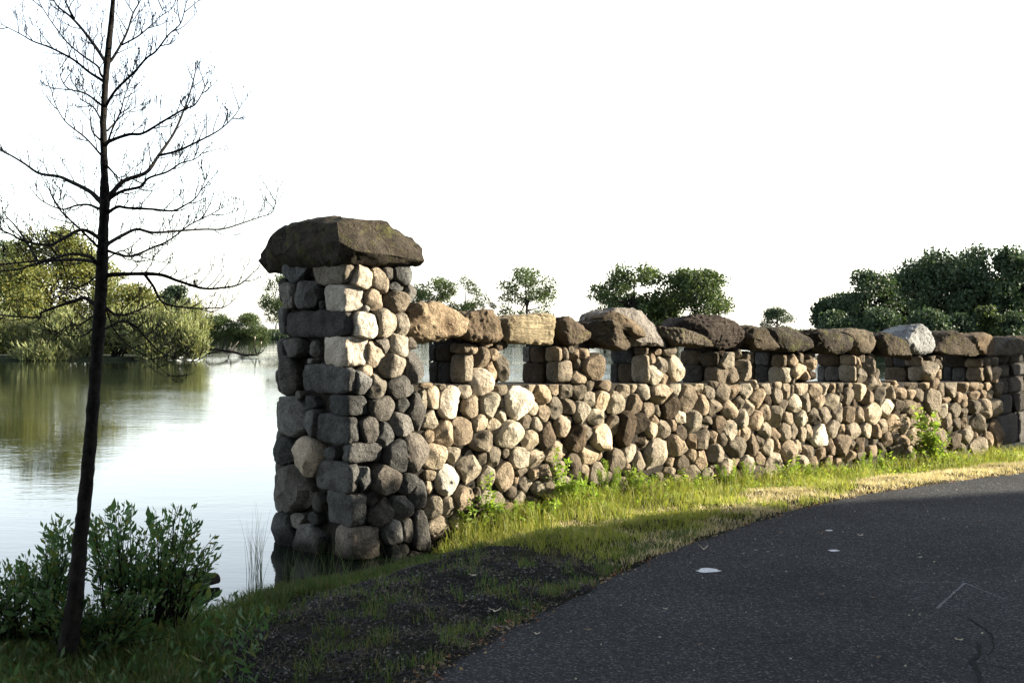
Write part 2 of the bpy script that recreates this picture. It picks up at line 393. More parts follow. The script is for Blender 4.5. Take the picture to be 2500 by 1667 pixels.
strip_line('crack', lerp_pts([(2388, 1618), (2440, 1626), (2500, 1634), (2560, 1630)], 5, 3), .008, .005, M['crack'])
flat_poly('paint_spot', [(2036 + 13 * math.cos(a) * (1 + .2 * math.sin(4 * a)), 1343 + 2.3 * math.sin(a)) for a in ang], .004, M['paint'], road)
flat_poly('paint_spot', [(2024 + 9 * math.cos(a), 1294 + 1.4 * math.sin(a)) for a in ang], .004, M['paint'], road)

# water
m, nt, out = new_mat('pond_water'); g = G(nt); geo = g.n('ShaderNodeNewGeometry'); P = geo.outputs['Position']
mp = g.n('ShaderNodeMapping'); mp.inputs['Scale'].default_value = (.45, 1.0, 1); g.l(P, mp.inputs['Vector'])
w1 = g.noise(mp.outputs[0], 9, 3, .5); w2 = g.noise(mp.outputs[0], 2.2, 3, .5)
mp2 = g.n('ShaderNodeMapping'); mp2.inputs['Scale'].default_value = (.12, .35, 1); g.l(P, mp2.inputs['Vector'])
calm = g.ramp(g.noise(mp2.outputs[0], .35, 3, .5), [(.4, .25), (.65, 1.0)])
hh = g.math('ADD', g.math('MULTIPLY', w1, .5), g.math('MULTIPLY', w2, .9))
hh = g.math('MULTIPLY', hh, calm)
sx = g.n('ShaderNodeSeparateXYZ'); g.l(P, sx.inputs[0])          # the open water right of the island is ruffled by wind
mr = g.n('ShaderNodeMapRange'); mr.inputs['From Min'].default_value = -22; mr.inputs['From Max'].default_value = 0; mr.inputs['To Min'].default_value = 1.0; mr.inputs['To Max'].default_value = 4.0
g.l(sx.outputs[0], mr.inputs['Value']); mr2 = g.n('ShaderNodeMapRange'); mr2.inputs['From Min'].default_value = 16; mr2.inputs['From Max'].default_value = 34
g.l(sx.outputs[1], mr2.inputs['Value']); wind = g.math('ADD', 1.0, g.math('MULTIPLY', g.math('SUBTRACT', mr.outputs[0], 1.0), mr2.outputs[0]))
hh = g.math('MULTIPLY', hh, wind)
nb = g.bump(hh, .8, .006)
p = g.bsdf((.008, .012, .008), .03, .5, nb, out); p.inputs['IOR'].default_value = 1.333
p.inputs['Specular IOR Level'].default_value = .5
M['water'] = m
wxs = [-9000, -3000, -800, -200, -60, -15, 15, 60, 200, 800, 3000, 9000]; wys = [-300, -20, 0, 20, 60, 150, 500, 2000, 9000]
wv = [(x, y, 0) for y in wys for x in wxs]; wf = []
for a in range(len(wys) - 1):
    for b in range(len(wxs) - 1):
        o = a * len(wxs) + b; wf.append((o, o + 1, o + 1 + len(wxs), o + len(wxs)))
tag(put('water', mesh_from('water', wv, wf), m), 'calm pond water mirroring the pale sky', kind='structure')
# ------------------------------------------------------------------ stones
def parse(txt, ox, oy, sc):
    out = []
    for row in txt.replace('\n', ';').split(';'):
        v = row.split()
        if not v: continue
        v = [float(a) for a in v]
        if len(v) == 5: v = v[:4] + [0, v[4]]
        cx, cy, w, h, r, t = v
        out.append([ox + cx / sc, oy + cy / sc, w / sc / 2, h / sc / 2, math.radians(r), int(t)])
    return out
WALL = []
WALL += parse('''127 230 60 200 4;210 210 125 215 4;370 245 215 330 8 5;160 85 120 26 3;300 95 70 50 2;520 130 120 140 3;575 285 170 210 12 3
683 60 180 280 12 5;850 115 140 125 3;745 260 190 260 -10 4;865 240 60 120 4;870 365 110 120 -30 4;1010 240 240 330 8 5;190 400 140 190 3;310 540 150 270 -5 4
460 515 205 290 3;660 430 145 145 3;790 470 110 140 4;680 612 220 210 2;925 555 240 270 4;1090 435 115 170 12 3;228 745 190 265 4;392 740 140 150 8 4
555 860 205 360 -12 3;670 775 130 125 2;795 765 120 205 8 3;905 720 80 90 2;1035 765 140 205 4;165 575 80 130 3;335 990 215 300 5 5;175 935 100 105 4
455 940 40 130 3;725 960 120 230 3;875 950 145 270 3;1050 905 140 80 2;170 1060 90 135 3;205 1250 140 240 8 4;340 1245 140 220 -5 3;490 1160 190 220 2
635 1120 60 140 2;705 1180 110 180 3;1010 985 45 90 3;1095 1035 100 175 3;825 1180 110 170 2;975 1090 90 100 2;275 1430 190 250 3;450 1385 150 190 3
590 1310 150 190 20 2;700 1310 90 150 2;930 1250 130 110 2;840 1330 130 100 2;1040 1150 110 120 3;560 1440 120 130 2;680 1430 130 120 2;1000 1330 140 110 2;380 1500 100 90 2''', 1000, 920, 3.92)
WALL += parse('''60 285 90 170 4;45 125 85 130 4;160 155 150 200 8 4;282 118 110 115 3;375 130 105 145 -10 3;497 140 145 150 2;605 80 90 110 -15 2;745 88 190 85 3
600 215 100 160 3;715 230 130 195 4;855 245 145 220 8 4;915 125 110 165 3;1015 95 90 110 4;1130 140 110 160 5 3;162 345 125 165 3;270 300 110 235 5 3
400 280 125 165 -5 3;520 335 130 220 5 3;680 375 180 145 4;1045 250 125 195 -20 2;100 450 105 145 -10 3;370 455 150 240 15 3;195 565 160 260 15 2
465 595 165 290 18 2;590 550 85 205 3;715 585 190 240 -10 4;825 465 75 215 2;945 500 155 370 -8 1;1095 435 105 200 1;1115 620 110 170 2;35 605 140 205 12 4
75 780 130 195 10 4;270 710 160 255 18 3;360 725 55 130 25 3;590 740 160 185 4;440 840 150 250 2;705 750 50 90 3;860 800 150 230 -20 2;985 730 130 180 3
1075 805 110 205 10 2;80 935 85 120 3;182 910 110 165 3;305 880 125 190 12 3;20 1035 70 170 3;560 905 80 150 -10 4;685 905 150 190 3;785 950 90 90 2
970 885 65 125 3;125 1065 130 150 4;355 1005 140 140 20 4;490 1050 150 165 -5 2;240 1110 120 240 -10 2;60 1195 190 105 2;380 1130 110 80 2
900 1040 120 180 2;1060 970 120 110 -30 2;600 1110 120 110 2;700 1090 110 130 2;790 1120 110 140 2;1000 1120 120 140 2;1110 1110 110 140 2;450 1200 150 110 2
650 1220 130 110 2;320 1230 110 110 2;150 1310 150 100 2;800 1230 120 100 2;540 1290 120 90 2''', 1280, 920, 3.92)
WALL += parse('''180 400 185 180 3;345 345 140 120 4;430 440 180 250 8 3;570 335 120 100 4;700 310 90 50 2;650 385 95 150 15 3;780 400 125 190 2;895 360 90 125 3
1010 365 120 160 3;1100 315 80 75 4;580 505 125 210 -15 3;690 520 140 190 20 3;945 480 100 110 2;1120 440 110 200 10 4;78 560 105 175 2;168 565 65 110 2
275 530 135 220 5 1;840 550 150 180 25 3;1035 530 80 170 3;140 640 90 100 3;380 620 95 125 15 4;495 665 155 215 5 4;635 645 135 70 2;620 705 110 50 2
745 680 95 160 2;955 630 150 180 -5 3;1095 650 150 190 5 3;105 740 100 190 -10 4;215 740 140 190 3;305 695 75 110 3;385 760 130 150 -35 2;855 730 110 210 3
595 830 120 200 3;690 800 70 130 3;765 830 75 125 2;935 765 60 65 3;1005 785 85 145 3;495 850 80 150 -5 3;30 860 100 170 5 2;150 960 200 300 -15 3
305 890 130 220 -5 3;415 905 85 110 4;915 905 220 180 3;1065 875 85 270 8 3;1135 850 60 170 2;705 965 180 180 3;480 985 70 140 5 3;580 1020 110 170 -20 3
285 1040 75 90 3;385 1070 120 180 2;805 1090 160 170 10 3;905 1050 60 90 3;1020 1070 150 170 -20 3;1135 1010 100 110 3;690 1090 60 80 2;510 1150 150 120 3
650 1150 120 110 3;270 1140 130 80 4;170 1190 110 90 2;350 1210 130 90 2;960 1170 140 100 2;1110 1140 130 110 2''', 1560, 860, 3.92)
WALL += parse('''112 460 135 120 4;225 430 80 65 4;120 580 90 110 1;208 535 85 140 5 3;297 495 85 130 4;355 475 50 70 2;435 445 120 160 3;550 465 120 155 -5 3
660 455 105 115 3;740 455 70 110 3;815 450 90 105 2;905 430 65 55 4;990 485 100 150 10 4;1100 405 95 150 10 3;885 545 105 170 15 2;1060 555 100 130 10 2
355 600 110 170 5 4;262 630 85 130 2;472 600 120 195 5 3;590 590 110 120 3;720 575 150 130 -15 4;820 545 35 85 2;935 610 80 90 1;85 685 95 150 -10 3
190 730 120 205 -10 3;315 735 100 130 3;430 745 125 155 -10 4;550 730 105 145 2;670 720 130 170 3;790 705 85 180 3;890 710 110 165 2;990 720 80 155 3
1097 705 130 200 4;85 870 85 140 5 3;175 895 110 120 2;275 875 100 165 3;360 870 95 150 2;448 900 70 140 5 4;510 880 60 165 4;608 915 150 220 5
735 850 125 160 5 3;832 850 70 100 3;925 870 130 160 3;1055 865 115 145 3;118 1015 100 140 -15 3;208 1015 80 140 3;305 1070 120 230 3;410 1020 85 120 4
495 1065 75 190 2;715 1030 95 170 -10 2;820 1005 170 190 -20 2;630 1080 80 100 3;1000 990 100 145 2;925 1010 50 110 2;190 1165 200 180 -25 3;430 1150 110 110 3
700 1135 100 90 -20 3;560 1160 90 70 3;790 1140 90 60 3;905 1100 110 100 3;1010 1110 90 90 2;350 1210 100 80 2''', 1840, 830, 3.92)
WALL += parse('''83 605 55 60 4;150 625 65 80 4;240 605 115 25 3;245 635 120 32 3;380 625 140 75 2;510 625 80 100 -10 3;605 610 85 100 12 3;675 650 90 135 2
755 665 105 130 3;885 650 120 90 3;992 635 70 80 3;1055 640 45 65 3;1130 635 100 75 3;1215 675 60 160 2;90 725 125 140 -10 3;195 705 80 115 5 4
280 705 100 110 3;375 715 90 95 3;475 718 85 125 2;585 780 155 220 3;725 755 125 75 3;838 750 70 85 10 3;895 775 80 120 10 3;1000 725 120 75 3;1085 710 45 75 3
1140 720 70 75 4;150 845 120 165 10 4;252 850 85 160 2;370 845 160 145 5 2;475 860 80 120 10 3;700 865 95 125 4;805 880 110 140 -5 3;895 890 65 80 2
985 840 100 120 3;1085 855 110 185 -5 3;1180 850 100 180 3;530 945 90 110 3;618 948 95 120 3;738 960 100 140 10 2;200 990 110 160 10 4;315 1000 130 180 -15 4
418 970 120 105 3;820 995 80 90 2;900 980 70 90 3;1040 995 210 170 -10 2;110 1015 70 160 4;500 1050 60 110 3;155 1145 80 150 3;237 1115 90 130 2;48 1066 60 140 3
425 1115 125 180 3;320 1160 75 130 3;600 1120 170 200 3;490 1190 60 90 3;925 1105 110 140 -10 3;1015 1100 90 60 3;1115 1150 100 100 -20 3;1190 1110 75 330 2
1040 1215 200 160 3;260 1240 110 130 -20 2;375 1265 120 120 -20 3;510 1285 100 90 3;600 1280 80 110 1;110 1230 90 80 2;30 1240 90 100 3;30 1165 70 80 2;760 1050 90 80 2
700 1180 110 120 2;800 1170 110 130 2;860 1220 60 130 2;700 1290 120 90 2;820 1300 110 90 2;950 1320 110 60 2;1090 1330 120 60 2''', 2120, 780, 3.92)
# stones on the fronts of the parapet posts (p = belongs to a post)
POSTF = []
POSTF += parse('''390 430 245 105 3;545 550 190 260 3;710 510 135 150 3;690 740 120 270 -8 3;840 680 125 430 3;640 350 140 80 3;830 370 170 150 1
1750 480 60 160 2;1835 430 70 100 2;1890 500 90 150 3;2030 490 130 130 3;1940 640 70 160 2;1925 830 160 200 3;2100 690 220 370 3''', 1080, 780, 5.88)
POSTF += parse('''880 690 90 130 3;1000 780 150 270 3;905 905 150 290 4;1050 970 130 180 3;1175 830 180 370 4;965 590 80 90 3;1120 580 220 110 2
1960 690 230 210 3;2110 610 90 110 2;2240 640 90 110 2;2010 900 130 220 3;2165 850 190 320 2;1880 610 80 90 1''', 1440, 760, 5.88)
POSTF += parse('''360 195 90 100 3;440 180 75 90 2;530 235 85 120 3;405 300 115 140 4;480 335 70 80 3;545 340 60 90 1;360 390 40 50 2;530 155 80 50 2
980 230 50 140 3;1030 180 60 60 2;1080 250 130 170 -15 2;1020 340 85 170 3;1145 330 60 120 2;1130 170 80 70 2''', 1840, 830, 3.92)
POSTF += parse('''655 430 90 100 2;650 520 80 110 3;560 480 110 190 3;600 380 80 60 2;670 370 60 50 2;1130 510 60 150 2;1190 520 95 140 3;1190 410 80 80 2;1110 410 70 70 2''', 2120, 780, 3.92)

def crisp(me, deg):
    me.polygons.foreach_set('use_smooth', [True] * len(me.polygons)); me.set_sharp_from_angle(angle=math.radians(deg))
def stone_outline(i, cents, n=24, gap=.004, grow=1.2):
    cx, cz, a, b, rot = cents[i][:5]
    e = random.uniform(2.1, 3.1)
    ph = [random.uniform(0, 6.28) for _ in range(3)]; am = [random.uniform(0, .05), random.uniform(0, .05), random.uniform(0, .03)]
    cr, sr = math.cos(rot), math.sin(rot); R = []
    nb = []
    for j, c in enumerate(cents):
        if j == i: continue
        dx, dz = c[0] - cx, c[1] - cz; d = math.hypot(dx, dz)
        if d < 1e-4 or d > (max(a, b) + max(c[2], c[3])) * 1.35: continue
        ex, ez = dx / d, dz / d
        def ext(A, B, ro, x, z):
            lx = x * math.cos(ro) - z * math.sin(ro); lz = x * math.sin(ro) + z * math.cos(ro)
            return ((abs(lx) / A) ** 2.4 + (abs(lz) / B) ** 2.4) ** (-1 / 2.4)
        ri, rj = ext(a, b, rot, ex, ez), ext(c[2], c[3], c[4], ex, ez)
        nb.append((ex, ez, d * ri / (ri + rj) - gap * .5))
    for _ in range(random.choice((2, 3, 4, 5))):          # chipped, straight-cut sides
        q = random.uniform(0, 6.28); ex, ez = math.cos(q), math.sin(q); lx = ex * cr - ez * sr; lz = ex * sr + ez * cr
        sup = math.hypot(a * lx, b * lz); nb.append((ex, ez, sup * random.uniform(.92, 1.15)))
    for k in range(n):
        p = 2 * math.pi * k / n; x, z = math.cos(p), math.sin(p)
        lx = x * cr - z * sr; lz = x * sr + z * cr
        r = ((abs(lx) / a) ** e + (abs(lz) / b) ** e) ** (-1 / e) * grow
        r *= 1 + am[0] * math.sin(2 * p + ph[0]) + am[1] * math.sin(3 * p + ph[1]) + am[2] * math.sin(5 * p + ph[2])
        for ex, ez, t in nb:
            q = x * ex + z * ez
            if q > .05: r = min(r, max(t, .012) / q)
        R.append(r)
    R = [(R[k - 1] + 5 * R[k] + R[(k + 1) % n]) / 7 for k in range(n)]
    return R

def dome_mesh(name, O, UU, NN, cx, cz, R, thick=1.15, back=.12, rough=1.0, inset=(.34, .66)):
    """a rounded field stone set in a face: O origin of the face, UU along it, NN outwards"""
    n = len(R); rm = sum(R) / n; h = min(.15, max(.04, rm * .75)) * random.uniform(.75, 1.2) * thick
    tilt = (random.uniform(-.25, .25), random.uniform(-.25, .25))
    prof = [(.95, -back), (.99, -.02), (1.0, h * .15), (.975, h * .50), (.90, h * .80), (.74, h * .95), (.45, h * .99), (.18, h)]
    seed = random.uniform(0, 100)
    facets = []
    for _ in range(random.choice((2, 3, 3, 4))):
        az = random.uniform(0, 6.28); tl = random.uniform(.25, .95)
        v = Vector((math.cos(az) * math.sin(tl), math.sin(az) * math.sin(tl), math.cos(tl)))
        k = rm * math.sin(tl) * random.uniform(*inset) + h * math.cos(tl) * random.uniform(.6, .75)
        facets.append((v, k))
    V = []
    for s, d in prof:
        for k in range(n):
            p = 2 * math.pi * k / n; x, z = math.cos(p) * R[k] * s, math.sin(p) * R[k] * s
            dd = d + (x * tilt[0] + z * tilt[1]) * (.5 if d > 0 else 0)
            q = Vector((x, z, dd))
            if d > 0:
                for v, kk in facets:
                    t = q.dot(v) - kk
                    if t > 0: q -= v * t
                nn = mnoise.noise(Vector((q.x * 11 + seed, q.y * 11, q.z * 11))) * .11 * rm + mnoise.noise(Vector((q.x * 30 + seed, q.y * 30, q.z * 30))) * .05 * rm
                L = max(.01, math.hypot(q.x, q.y))
                q += Vector((q.x / L * .35, q.y / L * .35, .8)) * nn * rough
            V.append(q)
    V.append(Vector((0, 0, V[-1].z)))
    f = []
    for r in range(len(prof) - 1):
        for k in range(n):
            a = r * n + k; b = r * n + (k + 1) % n; f.append((a, b, b + n, a + n))
    top = (len(prof) - 1) * n
    for k in range(n): f.append((top + k, top + (k + 1) % n, len(V) - 1))
    base = O + UU * cx + Z * cz
    flip = UU.cross(Z).dot(NN) < 0
    if flip: f = [q[::-1] for q in f]
    me = mesh_from(name, [UU * q.x + Z * q.y + NN * q.z for q in V], f); crisp(me, 30)
    return me, base

def block_mesh(name, size, ex=5.0, nseg=9, rough=.012, facet=3, cut=(.72, .86)):
    """rounded block, half sizes given"""
    bm = bmesh.new(); bmesh.ops.create_cube(bm, size=2.0)
    bmesh.ops.subdivide_edges(bm, edges=bm.edges[:], cuts=nseg, use_grid_fill=True)
    seed = random.uniform(0, 100); sx, sy, sz = size; pl = []
    for _ in range(facet):
        v = Vector((random.gauss(0, 1), random.gauss(0, 1), random.gauss(0, 1))).normalized()
        pl.append((v, (abs(v.x) * sx + abs(v.y) * sy + abs(v.z) * sz) * random.uniform(*cut)))
    for v in bm.verts:
        c = v.co; r = (abs(c.x) ** ex + abs(c.y) ** ex + abs(c.z) ** ex) ** (-1 / ex); c = c * r
        q = Vector((c.x * sx, c.y * sy, c.z * sz))
        for w, k in pl:
            t = q.dot(w) - k
            if t > 0: q -= w * t
        nn = mnoise.noise(Vector((q.x * 7 + seed, q.y * 7, q.z * 7))) * rough * 1.6 + mnoise.noise(Vector((q.x * 22 + seed, q.y * 22, q.z * 22))) * rough
        v.co = q + c.normalized() * nn
    me = bpy.data.meshes.new(name); bm.to_mesh(me); bm.free(); crisp(me, 32); return me
def place_block(name, me, P, UU, NN, mat, root, rot=0.0):
    o = put(name, me, mat, root)
    Mx = Matrix((UU, NN, Z)).transposed().to_4x4(); Mx = Matrix.Translation(P - root.location) @ Mx @ Matrix.Rotation(rot, 4, 'Y')
    o.matrix_local = Mx; return o
def join_meshes(name, items):             # items: (mesh, offset)
    V, L, C = [], [], []; off = 0
    for me, p in items:
        n = len(me.vertices); a = np.empty(n * 3, dtype=np.float32); me.vertices.foreach_get('co', a); a = a.reshape(-1, 3) + np.array(p, dtype=np.float32)
        l = np.empty(len(me.loops), dtype=np.int32); me.loops.foreach_get('vertex_index', l); c = np.empty(len(me.polygons), dtype=np.int32); me.polygons.foreach_get('loop_total', c)
        V.append(a); L.append(l + off); C.append(c); off += n; bpy.data.meshes.remove(me)
    return np_mesh(name, np.concatenate(V), np.concatenate(L), np.concatenate(C))
def box_mesh(name, O, UU, NN, s0, s1, z0, z1, d0, d1, sub=1, zfun=None):
    vs = []
    for d in (d0, d1):
        for k in range(sub + 1):
            s = s0 + (s1 - s0) * k / sub
            for z in (z0, z1 if zfun is None else zfun(s)): vs.append(O + UU * s + NN * d + Z * z)
    n = (sub + 1) * 2; f = []
    for k in range(sub):
        a = 2 * k; f += [(a, a + 2, a + 3, a + 1), (n + a, n + a + 1, n + a + 3, n + a + 2), (a + 1, a + 3, n + a + 3, n + a + 1), (a, n + a, n + a + 2, a + 2)]
    f += [(0, 1, n + 1, n), (2 * sub, n + 2 * sub, n + 2 * sub + 1, 2 * sub + 1)]
    me = mesh_from(name, vs, f); bm = bmesh.new(); bm.from_mesh(me); bmesh.ops.recalc_face_normals(bm, faces=bm.faces[:]); bm.to_mesh(me); bm.free(); return me

# ------------------------------------------------------------------ the long wall
wall = empty('stone_wall', WP + U * 5, 'long fieldstone parapet wall with square openings under rough cap stones, running from the pillar along the grass verge', 'wall')
sA, zA = wall_uv(1012, 939); sB, zB = wall_uv(2432, 932)
def z_sill(s): return zA + (zB - zA) * (s - sA) / (sB - sA)
_, cA = wall_uv(1040, 836); _, cB = wall_uv(2430, 872)
def z_cap(s): return cA + (cB - cA) * (s - sA) / (sB - sA)
TW = .55                                   # wall thickness
child('mortar_core', box_mesh('core', WP, U, N, sA - .35, wall_end - .03, -.6, 0, -TW, -.075, 40, lambda s: z_sill(s) - .022), M['mortar'], wall, False)
# flat mortar bed on top of the low wall
child('sill_bed', box_mesh('bed', WP, U, N, sA - .30, wall_end - .02, 0, 0, -TW - .04, .005, 40, lambda s: z_sill(s)), M['mortar'], wall, False).data
bed = wall.children[-1] if len(wall.children) else None
def px_ellipse(L):                         # photo ellipse -> wall coordinates
    out = []
    for px, py, a, b, r, t in L:
        s, z = wall_uv(px, py); s2, _ = wall_uv(px + a, py); _, z2 = wall_uv(px, py - b)
        out.append([s, z, max(.02, s2 - s), max(.02, z2 - z), r, t, a * b])
    return out
WS = px_ellipse(WALL); PS = px_ellipse(POSTF)
# below the grass line the wall goes on: a hidden footing row
for s in np.arange(sA, wall_end, .26):
    WS.append([float(s), -.02 + float(ground_h(np.array(WP.x + U.x * s + N.x * .2), np.array(WP.y + U.y * s + N.y * .2))) - .22 + random.uniform(-.04, .04), .14, .12, 0, 2, 1.0])
    WS.append([float(s) + .13, WS[-1][1] + .20, .12, .09, random.uniform(-.3, .3), random.choice((2, 3)), 2.0])
mats = {1: M['s1'], 2: M['s2'], 3: M['s3'], 4: M['s4'], 5: M['s5']}
allc = WS + PS
order = sorted(range(len(allc)), key=lambda k: -allc[k][6])
keep = set(order[:228]); small = []
for k, c in enumerate(allc):
    sill_cut = (k < len(WS)) and abs(c[1] - z_sill(c[0])) < .25 and c[1] < z_sill(c[0]) - .03
    ground = allc
    R = stone_outline(k, allc, 22 if c[6] > 60 else 16, gap=.0, grow=1.42 if k < len(WS) else 1.3)
    if sill_cut:
        n = len(R); lim = z_sill(c[0]) - .004 - c[1]
        R = [min(R[q], lim / math.sin(2 * math.pi * q / n)) if math.sin(2 * math.pi * q / n) > .15 else R[q] for q in range(n)]
    me, base = dome_mesh('stone', WP, U, N, c[0], c[1], R)
    if k in keep:
        me.materials.append(mats[c[5]])
        o = bpy.data.objects.new('stone', me); COL.objects.link(o); o.parent = wall; o.location = base - wall.location
    else: small.append((me, base, c[5]))
for t in (1, 2, 3, 4, 5):
    it = [(m_, b_) for m_, b_, tt in small if tt == t]
    if it: tag(child('small_stones', join_meshes('small_stones', it), mats[t], wall), kind='stuff')

# posts: core, corner blocks and the stones lining each opening's side
POSTS = [(1127, 1233, 2), (1357, 1455, 2), (1574, 1654, 2), (1745, 1823, 2), (1908, 1985, 2), (2080, 2141, 2), (2243, 2295, 2), (2388, 2436, 2)]
# corner blocks on each post: (left px, right px, top px, bottom px, tone)
CORN = [[(1124, 1154, 864, 936, 3), (1124, 1146, 838, 862, 2)], [(1352, 1368, 848, 882, 3), (1353, 1398, 879, 936, 2)], [(1562, 1580, 868, 936, 3), (1562, 1582, 846, 866, 2)],
        [(1738, 1753, 858, 893, 2), (1741, 1779, 895, 941, 2)], [(1906, 1928, 896, 937, 4), (1906, 1918, 866, 895, 3)], [(2072, 2087, 892, 932, 4), (2072, 2083, 868, 891, 3)],
        [(2232, 2247, 896, 931, 3), (2232, 2246, 872, 895, 2)], [(2380, 2400, 898, 932, 3), (2380, 2398, 876, 897, 2)]]
hidden_side = []
for (xa, xb, _), corn in zip(POSTS, CORN):
    s0, _z = wall_uv(xa, 900); s1, _z = wall_uv(xb, 900); zc = z_cap((s0 + s1) / 2) + .03; zs = z_sill((s0 + s1) / 2)
    child('mortar_core', box_mesh('core', WP, U, N, s0 + .035, s1 - .035, zs - .02, zc, -TW + .03, -.065), M['mortar'], wall, False)
    for (xl, xr, yt, yb, t) in corn:
        a, z1 = wall_uv(xl, yt); b, _ = wall_uv(xr, yt); _, z0 = wall_uv(xl, yb); a = s0
        b = max(b, a + .05)
        dep = random.uniform(.19, .25)
        me = block_mesh('corner', ((b - a) / 2 + .006, dep / 2 + .01, (z1 - z0) / 2 + .002), 4.0, 7, .010)
        place_block('stone', me, WP + U * ((a + b) / 2) + Z * ((z0 + z1) / 2) - N * (dep / 2 - .03), U, N, mats[t], wall)
    # lining of the opening's left and right sides, two courses
    for side in (0, 1):
        zz = zs
        for course in range(2):
            hgt = (zc - .03 - zs) * (.56 if course == 0 else .44); d = -.20 if side == 0 else .01
            while d > -TW + .02:
                w = random.uniform(.19, .32); w = min(w, d + TW + .02)
                if d - w < -TW + .10: w = d + TW
                if w < .07: break
                me = block_mesh('side', (.040, w / 2 - .002, hgt / 2 - .002), 6, 7, .006, 2)
                ss = s0 + .038 if side == 0 else s1 - .038
                o = place_block('stone' , me, WP + U * ss + Z * (zz + hgt / 2) + N * (d - w / 2), U, N, M[random.choice(('p1', 's1', 'p2'))], wall)  # dark tones put the openings' shade into these side stones
                if side == 1: hidden_side.append(o)
                d -= w
            zz += hgt
def join_objs(name, objs, mat, root):
    its = []
    for o in objs:
        me = o.data.copy(); me.transform(o.matrix_local); its.append((me, root.location)); bpy.data.objects.remove(o)
    return tag(child(name, join_meshes(name, its), mat, root), kind='stuff')
join_objs('lining_stones', hidden_side, M['s2'], wall)
# course of stones just under the caps between posts is the caps' own underside

# ------------------------------------------------------------------ cap stones
def hull_rock(name, pts, cuts=3, amp=.02, freq=6.0, smooth_n=2, fine=.006, facets=7):
    bm = bmesh.new()
    for p in pts: bm.verts.new(p)
    bmesh.ops.convex_hull(bm, input=bm.verts[:])
    loose = [v for v in bm.verts if not v.link_faces]; bmesh.ops.delete(bm, geom=loose, context='VERTS')
    bmesh.ops.recalc_face_normals(bm, faces=bm.faces[:])
    # even out: split long edges repeatedly
    for _ in range(cuts):
        Ls = [e.calc_length() for e in bm.edges]; mx = max(Ls)
        es = [e for e in bm.edges if e.calc_length() > mx * .5]
        bmesh.ops.subdivide_edges(bm, edges=es, cuts=1); bmesh.ops.triangulate(bm, faces=[f for f in bm.faces if len(f.verts) > 3])
    for _ in range(smooth_n): bmesh.ops.smooth_vert(bm, verts=bm.verts[:], factor=.5, use_axis_x=True, use_axis_y=True, use_axis_z=True)
    cen = sum((v.co for v in bm.verts), Vector()) / len(bm.verts)
    for _ in range(facets):                    # broken-off flats
        w = Vector((random.gauss(0, 1), random.gauss(-.4, 1), random.gauss(.3, .8))).normalized(); kk = max((v.co - cen).dot(w) for v in bm.verts) * random.uniform(.76, .93)
        for v in bm.verts:
            t = (v.co - cen).dot(w) - kk
            if t > 0: v.co -= w * t * .85
    bm.normal_update(); sd_ = random.uniform(0, 90)
    for v in bm.verts:
        p = v.co * freq + Vector((sd_, 0, 0))
        v.co += v.normal * (mnoise.ridged_multi_fractal(p * .8, 1.0, 2.1, 4, .9, 2.0) * amp * .55 + mnoise.noise(p) * amp + mnoise.noise(p * 2.7) * amp * .45 + mnoise.noise(p * 7) * fine)
    me = bpy.data.meshes.new(name); bm.to_mesh(me); bm.free(); crisp(me, 33); return me
